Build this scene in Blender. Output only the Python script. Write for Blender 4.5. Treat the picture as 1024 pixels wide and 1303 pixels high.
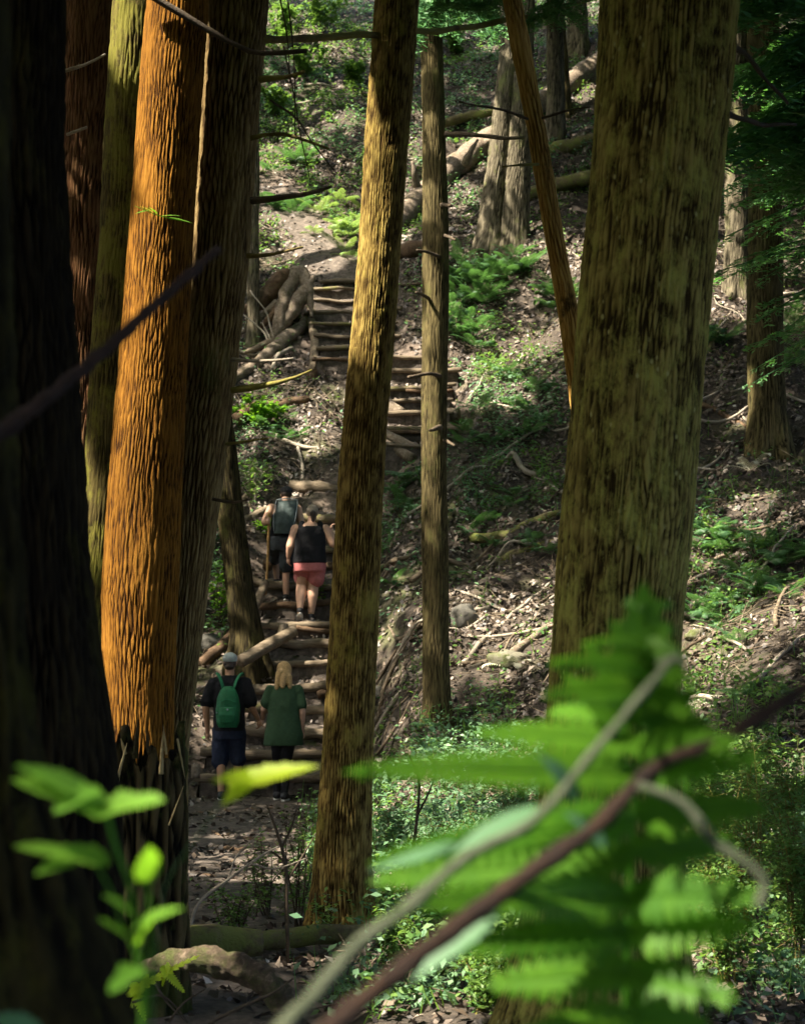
import bpy, math, random
import numpy as np
from mathutils import Vector

# ------------------------------------------------------------------ camera, sky, sun, exposure
SC = bpy.context.scene
COL = SC.collection
for o in list(bpy.data.objects):
    bpy.data.objects.remove(o)
random.seed(7)
RNG = np.random.default_rng(7)

EYE = 1.6
FPX = 2500.0                      # focal length in photo pixels (photo is 1024 x 1303)
PITCH = math.radians(5.0)
cam_d = bpy.data.cameras.new("camera")
cam = bpy.data.objects.new("camera", cam_d)
COL.objects.link(cam)
cam.location = (0, 0, EYE)
cam.rotation_euler = (math.pi / 2 + PITCH, 0, 0)
cam_d.sensor_fit = 'VERTICAL'
cam_d.sensor_height = 24.0
cam_d.lens = FPX / 1303.0 * 24.0
cam_d.clip_start = 0.05
cam_d.clip_end = 400
cam_d.dof.use_dof = True
cam_d.dof.focus_distance = 14.5
cam_d.dof.aperture_fstop = 3.7
SC.camera = cam

SUN_DIR = Vector((-0.55, -0.27, 0.80)).normalized()      # towards the sun: left, a little behind the camera
world = bpy.data.worlds.new("World")
SC.world = world
world.use_nodes = True
wn = world.node_tree
sky = wn.nodes.new('ShaderNodeTexSky')
sky.sky_type = 'NISHITA'
sky.sun_disc = False
sky.dust_density = 4.0
sky.air_density = 0.8
sky.sun_elevation = math.asin(SUN_DIR.z)
sky.sun_rotation = math.atan2(SUN_DIR.x, SUN_DIR.y)
wn.links.new(sky.outputs[0], wn.nodes['Background'].inputs[0])
wn.nodes['Background'].inputs[1].default_value = 0.12

sun_d = bpy.data.lights.new("sun", 'SUN')
sun_d.energy = 5.0
sun_d.angle = math.radians(0.6)
sun_d.color = (1.0, 0.90, 0.74)
sun = bpy.data.objects.new("sun", sun_d)
COL.objects.link(sun)
sun.location = (0, 0, 40)
sun.rotation_euler = SUN_DIR.to_track_quat('Z', 'Y').to_euler()

SC.view_settings.view_transform = 'Standard'
SC.view_settings.look = 'None'
SC.view_settings.gamma = 1.0
SC.view_settings.use_curve_mapping = False
SC.view_settings.exposure = 2.3
SC.render.engine = 'CYCLES'
SC.cycles.use_denoising = True
SC.cycles.use_adaptive_sampling = True
SC.cycles.adaptive_threshold = 0.015
SC.cycles.max_bounces = 7
SC.cycles.diffuse_bounces = 4
SC.cycles.glossy_bounces = 2
SC.cycles.transmission_bounces = 4
SC.cycles.transparent_max_bounces = 4
SC.cycles.sample_clamp_indirect = 6.0

# ------------------------------------------------------------------ noise and geometry helpers
_perm = np.random.default_rng(3).permutation(4096).astype(np.int64)
_grad = np.random.default_rng(4).normal(size=(4096, 3))
_grad /= np.linalg.norm(_grad, axis=1)[:, None]

def perlin(p):
    p = np.asarray(p, float)
    i = np.floor(p).astype(np.int64)
    f = p - i
    u = f * f * f * (f * (f * 6 - 15) + 10)
    out = 0.0
    for dx in (0, 1):
        wx = u[..., 0] if dx else 1 - u[..., 0]
        hx = _perm[(i[..., 0] + dx) & 4095]
        for dy in (0, 1):
            wy = u[..., 1] if dy else 1 - u[..., 1]
            hy = _perm[(hx + i[..., 1] + dy) & 4095]
            for dz in (0, 1):
                wz = u[..., 2] if dz else 1 - u[..., 2]
                g = _grad[_perm[(hy + i[..., 2] + dz) & 4095]]
                d = g[..., 0] * (f[..., 0] - dx) + g[..., 1] * (f[..., 1] - dy) + g[..., 2] * (f[..., 2] - dz)
                out = out + wx * wy * wz * d
    return out * 1.6

def noise2(x, y, s=1.0, seed=0.0):
    x, y = np.broadcast_arrays(np.asarray(x, float), np.asarray(y, float))
    return perlin(np.stack([x * s, y * s, np.full(x.shape, seed * 7.31 + .37)], -1))

def sstep(a, b, x):
    t = np.clip((np.asarray(x, float) - a) / (b - a), 0, 1)
    return t * t * (3 - 2 * t)

def ray(px, py):
    u = (px - 512.0) / FPX
    v = (651.5 - py) / FPX
    return np.array([u, math.cos(PITCH) - v * math.sin(PITCH), math.sin(PITCH) + v * math.cos(PITCH)])

def P(px, py, d):
    r = ray(px, py)
    return np.array([0, 0, EYE]) + r * (d / r[1])

# ------------------------------------------------------------------ terrain
PROF = [
    (-7.0, [(-20, 1.3), (0, 1.1), (3, .95), (5, .5), (8, .1), (14, .2), (22, .6), (27, 2.3), (35, 7.0), (45, 13.5), (55, 20), (70, 29.5), (115, 54)]),
    (-2.5, [(-20, 1.3), (0, 1.05), (2.5, .95), (4, .72), (6, .25), (8, .0), (13, .0), (20, .08), (24.1, .16), (24.5, .22), (27.8, 2.45), (30.6, 4.2), (35, 7.2), (40, 10.5), (50, 17), (56, 21), (70, 30), (115, 54)]),
    (-0.9, [(-20, 1.3), (0, 1.05), (2.5, .95), (4, .72), (6, .25), (8, .0), (13, .0), (20, .08), (24.1, .16), (24.5, .22), (27.8, 2.45), (30.6, 4.2), (35, 7.2), (40, 10.5), (50, 17), (56, 21), (70, 30), (115, 54)]),
    (0.4, [(-20, 1.3), (0, 1.05), (2.5, .95), (4, .72), (6, .25), (8, .0), (11, .0), (14, .05), (17, .28), (20, .72), (22, 1.15), (25, 2.25), (28, 3.6), (31, 5.1), (35, 7.5), (40, 10.8), (50, 17.3), (56, 21.2), (70, 30), (115, 54)]),
    (6.0, [(-20, 1.3), (0, 1.05), (2.5, .95), (4, .72), (6, .3), (8, .05), (10, .1), (13, .35), (18, 1.6), (28, 5.0), (40, 11.9), (50, 18.2), (70, 30.5), (115, 54)]),
    (14.0, [(-20, 1.3), (0, 1.2), (4, 1.0), (8, .8), (13, 1.4), (18, 3.0), (28, 7.2), (40, 13.9), (50, 19.8), (70, 31.5), (115, 54)]),
]

LP = [(23.8, 236), (24.8, 262), (25.6, 298), (26.2, 316), (27, 336), (28, 326), (29, 335), (30, 362), (30.7, 366)]
RP = [(23.8, 405), (26, 425), (28, 440), (30.7, 455)]

def flight_bounds(k, y):
    if k == 0:
        l = np.interp(y, [a for a, _ in LP], [b for _, b in LP]); r = np.interp(y, [a for a, _ in RP], [b for _, b in RP])
    elif k == 1:
        l = np.interp(y, [31.0, 34.7], [455, 488]); r = np.interp(y, [31.0, 34.7], [586, 560])
    else:
        l = np.interp(y, [34.9, 38.6], [396, 402]); r = np.interp(y, [34.9, 38.6], [500, 492])
    return (l - 512) / FPX * y, (r - 512) / FPX * y

FLIGHTS = [(24.45, 30.6, 14), (31.2, 34.7, 7), (34.9, 38.5, 8)]

def Hbase(x, y):
    x = np.asarray(x, float); y = np.asarray(y, float)
    x, y = np.broadcast_arrays(x, y)
    cols = [np.interp(y, [a for a, _ in p], [b for _, b in p]) for _, p in PROF]
    out = cols[0].copy()
    for k in range(1, len(PROF)):
        out = out + (cols[k] - cols[k - 1]) * sstep(PROF[k - 1][0], PROF[k][0], x)
    return out

def path_mask(x, y):
    x, y = np.broadcast_arrays(np.asarray(x, float), np.asarray(y, float))
    xc = np.interp(y, [7, 12, 18, 24, 27, 30, 31, 32.5, 34.6, 35.5, 38.5, 40, 43, 47], [-.95, -1.3, -1.6, -1.85, -1.55, -1.2, -.6, .15, .0, -1.0, -1.05, -1.6, -2.9, -4.2])
    hw = np.interp(y, [7, 18, 24, 27, 31, 35, 38.5, 40, 47], [.75, .8, .85, .7, .8, .9, .75, .6, .7])
    d = np.abs(x - xc + .18 * noise2(x, y, .9, 3)) - hw
    return (1 - sstep(-.15, .3, d)) * (1 - sstep(44, 47, y)) * sstep(6.5, 8, y)

def stair_zone(x, y):
    m = np.zeros(np.broadcast(x, y).shape)
    for k, (a, b, n) in enumerate(FLIGHTS):
        l, r = flight_bounds(k, y)
        m = np.maximum(m, sstep(l - .35, l - .05, x) * (1 - sstep(r + .05, r + .35, x)) * sstep(a - .15, a + .1, y) * (1 - sstep(b - .05, b + .25, y)))
    return m

def H(x, y):
    x, y = np.broadcast_arrays(np.asarray(x, float), np.asarray(y, float))
    h = Hbase(x, y)
    pm = np.maximum(path_mask(x, y), stair_zone(x, y))
    rough = .17 * noise2(x, y, .55, 1) + .085 * noise2(x, y, 1.4, 2) + .045 * noise2(x, y, 3.6, 4)
    far = sstep(7, 9, y)
    bank = np.exp(-((x + .1) / .5) ** 2) * np.exp(-((y - 22.6) / 1.8) ** 2)
    h = h + rough * (1 - .8 * pm) * far * (1 + 1.3 * sstep(20, 30, y)) - .10 * stair_zone(x, y) + .22 * bank * noise2(x, y, 2.2, 9)
    return h

def hit(px, py):
    r = ray(px, py)
    ys = np.arange(8.6, 110, .04)
    t = ys / r[1]
    xs = r[0] * t
    zs = EYE + r[2] * t
    below = np.nonzero(zs <= H(xs, ys))[0]
    if len(below) == 0:
        return P(px, py, 60)
    k = below[0]
    return np.array([xs[k], ys[k], float(H(xs[k], ys[k]))])

def on_ground(x, y, dz=0.0):
    return np.array([x, y, float(H(x, y)) + dz])

# ------------------------------------------------------------------ mesh builders
def mesh_np(name, V, quads=None, tris=None, attrs=None, smooth=True):
    me = bpy.data.meshes.new(name)
    V = np.asarray(V, np.float32)
    parts, sizes = [], []
    if quads is not None and len(quads):
        q = np.asarray(quads, np.int32); parts.append(q.ravel()); sizes += [4] * len(q)
    if tris is not None and len(tris):
        t = np.asarray(tris, np.int32); parts.append(t.ravel()); sizes += [3] * len(t)
    loops = np.concatenate(parts)
    sizes = np.asarray(sizes, np.int32)
    starts = np.concatenate([[0], np.cumsum(sizes)[:-1]]).astype(np.int32)
    me.vertices.add(len(V)); me.vertices.foreach_set("co", V.ravel())
    me.loops.add(len(loops)); me.loops.foreach_set("vertex_index", loops)
    me.polygons.add(len(sizes)); me.polygons.foreach_set("loop_start", starts)
    me.update(calc_edges=True)
    if smooth:
        me.polygons.foreach_set("use_smooth", np.ones(len(sizes), bool))
    for k, a in (attrs or {}).items():
        at = me.attributes.new(k, 'FLOAT', 'POINT')
        at.data.foreach_set("value", np.asarray(a, np.float32))
    me.validate()
    return me

def link(name, me, mat=None, parent=None, loc=None):
    o = bpy.data.objects.new(name, me)
    COL.objects.link(o)
    if mat is not None and me is not None and len(me.materials) == 0:
        me.materials.append(mat)
    if parent is not None:
        o.parent = parent
    if loc is not None:
        o.location = loc
    return o

def tag(o, label, cat, group=None):
    o['label'] = label
    o['category'] = cat
    if group:
        o['group'] = group
    return o

def thing(name, label, cat, loc=(0, 0, 0), group=None, rz=0.0):
    o = bpy.data.objects.new(name, None)
    COL.objects.link(o)
    o.empty_display_size = .2
    o.location = loc
    o.rotation_euler = (0, 0, rz)
    return tag(o, label, cat, group)

class Mix:
    """collects vertices and faces of one mesh"""
    def __init__(s):
        s.V, s.Q, s.T, s.n, s.A = [], [], [], 0, []
    def add(s, V, Q=None, T=None, a=None):
        V = np.asarray(V, float)
        s.V.append(V)
        if Q is not None and len(Q): s.Q.append(np.asarray(Q) + s.n)
        if T is not None and len(T): s.T.append(np.asarray(T) + s.n)
        s.A.append(np.full(len(V), .5) if a is None else np.broadcast_to(np.asarray(a, float), (len(V),)))
        s.n += len(V)
    def mesh(s, name, smooth=True):
        return mesh_np(name, np.concatenate(s.V), np.concatenate(s.Q) if s.Q else None, np.concatenate(s.T) if s.T else None,
                       {'rnd': np.concatenate(s.A)}, smooth)

def grid_quads(nr, ns, wrap=True):
    i = np.arange(nr - 1)[:, None]
    m = ns if wrap else ns - 1
    j = np.arange(m)[None, :]
    j2 = (j + 1) % ns
    a = i * ns + j; b = i * ns + j2; c = (i + 1) * ns + j2; d = (i + 1) * ns + j
    return np.stack([a, b, c, d], -1).reshape(-1, 4)

def smooth_path(pts, n):
    pts = np.asarray(pts, float)
    if len(pts) == 2:
        t = np.linspace(0, 1, n)[:, None]
        return pts[0] * (1 - t) + pts[1] * t
    q = np.vstack([2 * pts[0] - pts[1], pts, 2 * pts[-1] - pts[-2]])
    seg = len(pts) - 1
    out = []
    for t in np.linspace(0, seg - 1e-6, n):
        k = int(t); f = t - k
        a, b, c, d = q[k], q[k + 1], q[k + 2], q[k + 3]
        out.append(.5 * ((2 * b) + (c - a) * f + (2 * a - 5 * b + 4 * c - d) * f * f + (3 * b - a - 3 * c + d) * f ** 3))
    return np.array(out)

def tube_arrays(pts, radii, n=None, segs=10, rough=0.0, rscale=6.0, wob=0.0, seed=0, caps=True, flat=1.0):
    pts = np.asarray(pts, float)
    L = np.sum(np.linalg.norm(np.diff(pts, axis=0), axis=1))
    if n is None:
        n = max(5, min(60, int(L / .08)))
    c = smooth_path(pts, n)
    rr = np.interp(np.linspace(0, 1, n), np.linspace(0, 1, len(radii)), radii)
    if wob:
        c = c + wob * np.stack([perlin(np.stack([c[:, 0] * 2 + k * 9.1 + seed, c[:, 1] * 2, c[:, 2] * 2], -1)) for k in range(3)], -1)
    tan = np.gradient(c, axis=0)
    tan /= np.linalg.norm(tan, axis=1)[:, None] + 1e-9
    u = np.cross(tan[0], [0, 0, 1.0])
    if np.linalg.norm(u) < .1: u = np.cross(tan[0], [1.0, 0, 0])
    u /= np.linalg.norm(u)
    V = []
    th = np.linspace(0, 2 * math.pi, segs, endpoint=False)
    for k in range(n):
        u = u - tan[k] * np.dot(u, tan[k]); u /= np.linalg.norm(u)
        w = np.cross(tan[k], u)
        V.append(c[k] + rr[k] * (np.cos(th)[:, None] * u + flat * np.sin(th)[:, None] * w))
    V = np.array(V)
    if rough:
        m = perlin(V * rscale + seed * 3.3) * rough + perlin(V * rscale * 3.1 + seed) * rough * .4
        V = V + (V - c[:, None, :]) * m[..., None]
    V = V.reshape(-1, 3)
    Q = grid_quads(n, segs)
    T = []
    if caps:
        a = len(V)
        V = np.vstack([V, c[0], c[-1]])
        for j in range(segs):
            T.append((a, (j + 1) % segs, j))
            T.append((a + 1, (n - 1) * segs + j, (n - 1) * segs + (j + 1) % segs))
    return V, Q, np.array(T) if T else None

def tube(name, pts, radii, mat, parent=None, **kw):
    V, Q, T = tube_arrays(pts, radii, **kw)
    return link(name, mesh_np(name, V, Q, T), mat, parent)

# ------------------------------------------------------------------ materials
def new_mat(name):
    m = bpy.data.materials.new(name)
    m.use_nodes = True
    nt = m.node_tree
    return m, nt, nt.nodes['Principled BSDF'], nt.nodes['Material Output']

def ramp(nt, fac, stops):
    r = nt.nodes.new('ShaderNodeValToRGB')
    el = r.color_ramp.elements
    while len(el) < len(stops): el.new(.5)
    for e, (p, c) in zip(el, stops):
        e.position = p; e.color = (*c, 1)
    nt.links.new(fac, r.inputs[0])
    return r.outputs[0]

def tex(nt, scale, detail=4, rough=.6, vec=None, stretch=None, kind='noise', dist=0.0):
    n = nt.nodes.new('ShaderNodeTexNoise' if kind == 'noise' else 'ShaderNodeTexVoronoi')
    n.inputs['Scale'].default_value = scale
    if kind == 'noise':
        n.inputs['Detail'].default_value = detail
        n.inputs['Roughness'].default_value = rough
        n.inputs['Distortion'].default_value = dist
    co = nt.nodes.new('ShaderNodeTexCoord').outputs['Object'] if vec is None else vec
    if stretch:
        mp = nt.nodes.new('ShaderNodeMapping')
        mp.inputs['Scale'].default_value = stretch
        nt.links.new(co, mp.inputs[0]); co = mp.outputs[0]
    nt.links.new(co, n.inputs['Vector'])
    return n.outputs['Fac'] if kind == 'noise' else n.outputs['Distance']

def mixc(nt, fac, a, b, mode='MIX'):
    n = nt.nodes.new('ShaderNodeMix')
    n.data_type = 'RGBA'; n.blend_type = mode
    for k, v in ((0, fac), (6, a), (7, b)):
        if hasattr(v, 'links'): nt.links.new(v, n.inputs[k])
        elif isinstance(v, (int, float)): n.inputs[k].default_value = v
        else: n.inputs[k].default_value = (*v, 1)
    return n.outputs[2]

def attr(nt, name):
    a = nt.nodes.new('ShaderNodeAttribute'); a.attribute_name = name
    return a.outputs['Fac']

def bump(nt, bsdf, height, strength=.5, dist=.02):
    b = nt.nodes.new('ShaderNodeBump')
    b.inputs['Strength'].default_value = strength
    b.inputs['Distance'].default_value = dist
    nt.links.new(height, b.inputs['Height'])
    nt.links.new(b.outputs[0], bsdf.inputs['Normal'])

def bark_mat(name, crack, mid, top, moss=None, moss_lo=.52, moss_hi=.62, moss_scale=3.0, lichen=None, lichen_t=.16, fibre=1.0, rough=.85):
    m, nt, b, _ = new_mat(name)
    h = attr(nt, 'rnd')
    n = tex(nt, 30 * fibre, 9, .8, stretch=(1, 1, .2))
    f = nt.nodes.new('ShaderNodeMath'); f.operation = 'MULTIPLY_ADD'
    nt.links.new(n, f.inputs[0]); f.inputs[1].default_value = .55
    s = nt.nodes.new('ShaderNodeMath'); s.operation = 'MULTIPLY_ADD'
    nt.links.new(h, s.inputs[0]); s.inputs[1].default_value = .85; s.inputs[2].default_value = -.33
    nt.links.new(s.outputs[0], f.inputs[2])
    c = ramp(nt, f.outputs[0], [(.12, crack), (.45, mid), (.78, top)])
    big = tex(nt, 1.3, 3, .5, stretch=(1, 1, .4))
    c = mixc(nt, 1.0, c, ramp(nt, big, [(.3, (.72, .72, .72)), (.7, (1.15, 1.15, 1.15))]), 'MULTIPLY')
    if moss:
        mn = tex(nt, moss_scale, 7, .72, stretch=(1, 1, .55))
        mf = ramp(nt, mn, [(moss_lo, (0, 0, 0)), (moss_hi, (1, 1, 1))])
        c = mixc(nt, mf, c, moss)
    if lichen:
        v = tex(nt, 22, kind='voronoi', stretch=(1, 1, .6))
        gate = tex(nt, 4.0, 4, .6)
        lf = nt.nodes.new('ShaderNodeMath'); lf.operation = 'MULTIPLY'
        a1 = ramp(nt, v, [(lichen_t, (1, 1, 1)), (lichen_t + .12, (0, 0, 0))])
        a2 = ramp(nt, gate, [(.42, (0, 0, 0)), (.56, (1, 1, 1))])
        nt.links.new(a1, lf.inputs[0]); nt.links.new(a2, lf.inputs[1])
        c = mixc(nt, lf.outputs[0], c, lichen)
    nt.links.new(c, b.inputs['Base Color'])
    b.inputs['Roughness'].default_value = rough
    b.inputs['Specular IOR Level'].default_value = .08
    fine = tex(nt, 50 * fibre, 8, .8, stretch=(1, 1, .22))
    bump(nt, b, fine, 1.0, .014)
    return m

def wood_mat(name, c0, c1, c2, moss=None, moss_lo=.5, scale=8.0, stretch=None, mscale=3.5):
    m, nt, b, _ = new_mat(name)
    n = tex(nt, scale, 8, .75, dist=.6, stretch=stretch)
    c = ramp(nt, n, [(.30, c0), (.5, c1), (.70, c2)])
    if moss:
        mn = tex(nt, mscale, 9, .78)
        c = mixc(nt, ramp(nt, mn, [(moss_lo, (0, 0, 0)), (moss_lo + .12, (1, 1, 1))]), c, moss)
    nt.links.new(c, b.inputs['Base Color'])
    b.inputs['Roughness'].default_value = .8
    b.inputs['Specular IOR Level'].default_value = .3
    bump(nt, b, tex(nt, scale * 3.5, 8, .75, stretch=stretch), 1.0, .02)
    return m

def leaf_mat(name, dark, light, trans, tfac=.4, rough=.5, by_rnd=True, spec=.4):
    m, nt, b, out = new_mat(name)
    fac = attr(nt, 'rnd') if by_rnd else tex(nt, 3, 3)
    c = ramp(nt, fac, [(0.0, dark), (1.0, light)])
    nt.links.new(c, b.inputs['Base Color'])
    b.inputs['Roughness'].default_value = rough
    b.inputs['Specular IOR Level'].default_value = spec
    t = nt.nodes.new('ShaderNodeBsdfTranslucent')
    t.inputs[0].default_value = (*trans, 1)
    mx = nt.nodes.new('ShaderNodeMixShader'); mx.inputs[0].default_value = tfac
    nt.links.new(b.outputs[0], mx.inputs[1]); nt.links.new(t.outputs[0], mx.inputs[2])
    nt.links.new(mx.outputs[0], out.inputs[0])
    return m

def plain(name, col, rough=.8, var=.25, scale=20, bumpy=.3):
    m, nt, b, _ = new_mat(name)
    n = tex(nt, scale, 4, .6)
    c = ramp(nt, n, [(.3, tuple(v * (1 - var) for v in col)), (.7, tuple(min(1, v * (1 + var)) for v in col))])
    nt.links.new(c, b.inputs['Base Color'])
    b.inputs['Roughness'].default_value = rough
    b.inputs['Specular IOR Level'].default_value = .3
    if bumpy: bump(nt, b, tex(nt, scale * 3, 4), bumpy, .006)
    return m

M = {}
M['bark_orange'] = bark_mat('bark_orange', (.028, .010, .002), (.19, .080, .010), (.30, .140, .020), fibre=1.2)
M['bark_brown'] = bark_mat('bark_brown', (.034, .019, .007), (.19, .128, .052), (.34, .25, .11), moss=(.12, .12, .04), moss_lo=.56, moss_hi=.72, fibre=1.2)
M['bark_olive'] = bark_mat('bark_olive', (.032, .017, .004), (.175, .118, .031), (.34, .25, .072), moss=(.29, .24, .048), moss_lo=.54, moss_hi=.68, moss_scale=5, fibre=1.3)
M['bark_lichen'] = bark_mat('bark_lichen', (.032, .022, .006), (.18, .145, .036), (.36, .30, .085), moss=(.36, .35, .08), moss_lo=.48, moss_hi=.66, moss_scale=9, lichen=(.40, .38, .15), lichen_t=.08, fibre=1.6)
M['bark_shaded'] = bark_mat('bark_shaded', (.003, .002, .001), (.013, .009, .004), (.028, .02, .008), moss=(.035, .03, .007), moss_lo=.55, moss_hi=.66)  # albedo pushed near black: the trunk's shade is put into its colour
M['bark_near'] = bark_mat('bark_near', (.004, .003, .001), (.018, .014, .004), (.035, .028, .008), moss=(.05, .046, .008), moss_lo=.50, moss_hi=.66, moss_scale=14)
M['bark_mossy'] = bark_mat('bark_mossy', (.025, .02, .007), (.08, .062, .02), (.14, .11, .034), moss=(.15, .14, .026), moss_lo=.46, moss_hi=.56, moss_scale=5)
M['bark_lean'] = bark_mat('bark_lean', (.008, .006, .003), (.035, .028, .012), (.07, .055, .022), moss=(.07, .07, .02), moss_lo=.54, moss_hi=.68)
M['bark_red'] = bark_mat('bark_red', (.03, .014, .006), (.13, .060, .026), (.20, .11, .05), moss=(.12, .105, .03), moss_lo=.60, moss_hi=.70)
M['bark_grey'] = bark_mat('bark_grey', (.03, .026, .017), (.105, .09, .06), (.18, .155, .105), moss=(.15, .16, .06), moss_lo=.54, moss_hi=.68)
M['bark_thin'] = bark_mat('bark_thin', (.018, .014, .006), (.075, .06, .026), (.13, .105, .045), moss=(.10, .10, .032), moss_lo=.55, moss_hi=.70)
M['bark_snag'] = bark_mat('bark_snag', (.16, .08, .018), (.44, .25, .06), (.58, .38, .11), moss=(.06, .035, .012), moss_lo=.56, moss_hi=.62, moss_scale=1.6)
M['twig_dark'] = wood_mat('twig_dark', (.03, .02, .012), (.07, .05, .03), (.12, .09, .055))
M['twig_moss'] = wood_mat('twig_moss', (.05, .035, .012), (.13, .09, .03), (.20, .16, .05), moss=(.20, .18, .035), moss_lo=.42)
M['twig_pale'] = wood_mat('twig_pale', (.16, .13, .095), (.30, .26, .20), (.42, .38, .31))
M['twig_red'] = wood_mat('twig_red', (.012, .005, .002), (.034, .014, .006), (.07, .032, .013), scale=40)
M['twig_grey'] = wood_mat('twig_grey', (.085, .105, .055), (.14, .165, .095), (.21, .235, .15), scale=40)
M['log_pale'] = wood_mat('log_pale', (.07, .05, .032), (.19, .148, .105), (.35, .29, .22), moss=(.09, .085, .035), moss_lo=.55, scale=17)
M['log_step'] = wood_mat('log_step', (.06, .042, .026), (.15, .115, .075), (.27, .22, .155), scale=14, stretch=(.14, 1, 1))
M['log_stepmoss'] = wood_mat('log_stepmoss', (.06, .042, .026), (.15, .115, .075), (.24, .19, .13), moss=(.15, .14, .045), moss_lo=.48, scale=14, stretch=(.14, 1, 1))
M['log_arch'] = wood_mat('log_arch', (.02, .014, .008), (.085, .06, .036), (.24, .185, .125), moss=(.07, .085, .018), moss_lo=.52, scale=24)
M['log_moss'] = wood_mat('log_moss', (.07, .05, .025), (.14, .11, .055), (.22, .19, .10), moss=(.16, .18, .04), moss_lo=.45)
M['log_rot'] = wood_mat('log_rot', (.04, .024, .013), (.10, .06, .032), (.17, .11, .06), moss=(.10, .10, .03), moss_lo=.58)
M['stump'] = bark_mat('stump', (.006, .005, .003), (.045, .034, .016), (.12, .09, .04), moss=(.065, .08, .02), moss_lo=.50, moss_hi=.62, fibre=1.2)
M['splinter'] = wood_mat('splinter', (.26, .16, .06), (.46, .34, .15), (.62, .50, .25), scale=14)
M['rock'] = wood_mat('rock', (.035, .034, .028), (.085, .08, .066), (.16, .15, .125), moss=(.11, .13, .03), moss_lo=.56, scale=5)
M['rock_moss'] = wood_mat('rock_moss', (.07, .065, .05), (.15, .14, .10), (.20, .19, .14), moss=(.065, .08, .018), moss_lo=.47, scale=7)
M['fern'] = leaf_mat('fern', (.025, .085, .036), (.085, .18, .06), (.10, .24, .045), .36)
M['fern_fg'] = leaf_mat('fern_fg', (.032, .105, .008), (.075, .185, .012), (.09, .26, .007), .5, .5, spec=.12)
M['leaf_bright'] = leaf_mat('leaf_bright', (.07, .19, .02), (.14, .29, .03), (.20, .42, .02), .5, .5, spec=.2)
M['leaf_blue'] = leaf_mat('leaf_blue', (.045, .12, .05), (.08, .17, .08), (.06, .20, .03), .35, .5, spec=.2)
M['leaf_yellow'] = leaf_mat('leaf_yellow', (.36, .50, .02), (.48, .62, .03), (.70, .86, .03), .5, .45)
M['herb'] = leaf_mat('herb', (.04, .12, .035), (.17, .28, .06), (.20, .36, .05), .38)
M['herb_cool'] = leaf_mat('herb_cool', (.045, .12, .06), (.20, .33, .17), (.16, .34, .10), .35)
M['crown'] = leaf_mat('crown', (.03, .085, .016), (.07, .16, .025), (.12, .26, .02), .35)
M['needle'] = leaf_mat('needle', (.035, .12, .045), (.12, .27, .085), (.12, .32, .05), .38)
M['frond_dry'] = leaf_mat('frond_dry', (.40, .38, .27), (.60, .58, .44), (.40, .40, .26), .25)

def litter_mat():
    m, nt, b, _ = new_mat('leaf_litter')
    c = ramp(nt, attr(nt, 'rnd'), [(0, (.022, .016, .012)), (.3, (.07, .049, .034)), (.55, (.135, .103, .077)), (.78, (.23, .19, .15)), (1, (.44, .40, .35))])
    nt.links.new(c, b.inputs['Base Color'])
    b.inputs['Roughness'].default_value = .55
    b.inputs['Specular IOR Level'].default_value = .45
    return m
M['litter'] = litter_mat()

def ground_mat():
    m, nt, b, _ = new_mat('forest_floor')
    n1 = tex(nt, 2.2, 8, .68)
    n2 = tex(nt, 16, 6, .72)
    c = ramp(nt, n2, [(.30, (.014, .011, .008)), (.48, (.045, .034, .025)), (.62, (.085, .067, .05)), (.78, (.16, .13, .10))])
    c = mixc(nt, 1.0, c, ramp(nt, n1, [(.3, (.6, .58, .56)), (.7, (1.2, 1.15, 1.05))]), 'MULTIPLY')
    mossf = ramp(nt, tex(nt, .8, 6, .65), [(.52, (0, 0, 0)), (.66, (.6, .6, .6))])
    c = mixc(nt, mossf, c, (.085, .10, .028))
    dirt = ramp(nt, n2, [(.3, (.075, .055, .04)), (.55, (.16, .12, .092)), (.8, (.25, .20, .16))])
    c = mixc(nt, attr(nt, 'path'), c, dirt)
    nt.links.new(c, b.inputs['Base Color'])
    b.inputs['Roughness'].default_value = .9
    bump(nt, b, n2, 1.0, .05)
    return m
M['ground'] = ground_mat()

def dirt_mat():
    m, nt, b, _ = new_mat('trodden_earth')
    n2 = tex(nt, 9, 7, .7)
    c = ramp(nt, n2, [(.32, (.026, .02, .014)), (.50, (.08, .062, .048)), (.70, (.17, .138, .11))])
    nt.links.new(c, b.inputs['Base Color'])
    b.inputs['Roughness'].default_value = .85
    bump(nt, b, n2, 1.0, .04)
    return m
M['dirt'] = dirt_mat()

M['skin'] = plain('skin', (.52, .31, .21), .55, .08, 8, .1)
M['skin_tan'] = plain('skin_tan', (.40, .22, .13), .55, .08, 8, .1)
M['black_cloth'] = plain('black_cloth', (.007, .007, .009), .9, .3, 30)
M['navy_cloth'] = plain('navy_cloth', (.014, .020, .042), .8, .3, 30)
M['green_dress'] = plain('green_dress', (.026, .060, .026), .85, .2, 30)
M['pink_cloth'] = plain('pink_cloth', (.44, .14, .135), .8, .15, 30)
M['dark_shorts'] = plain('dark_shorts', (.035, .042, .048), .85, .35, 14)
M['green_pack'] = plain('green_pack', (.013, .12, .045), .6, .25, 25)
M['green_strap'] = plain('green_strap', (.02, .15, .065), .7, .2, 25)
M['grey_pack'] = plain('grey_pack', (.045, .066, .064), .7, .25, 25)
M['pale_trim'] = plain('pale_trim', (.28, .32, .33), .6, .1, 20)
M['cap_grey'] = plain('cap_grey', (.36, .40, .39), .8, .12, 25)
M['cap_dark'] = plain('cap_dark', (.03, .028, .03), .8, .2, 25)
M['hair_blond'] = plain('hair_blond', (.40, .26, .11), .5, .35, 60, .6)
M['hair_dark'] = plain('hair_dark', (.035, .022, .015), .5, .3, 60, .6)
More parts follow.
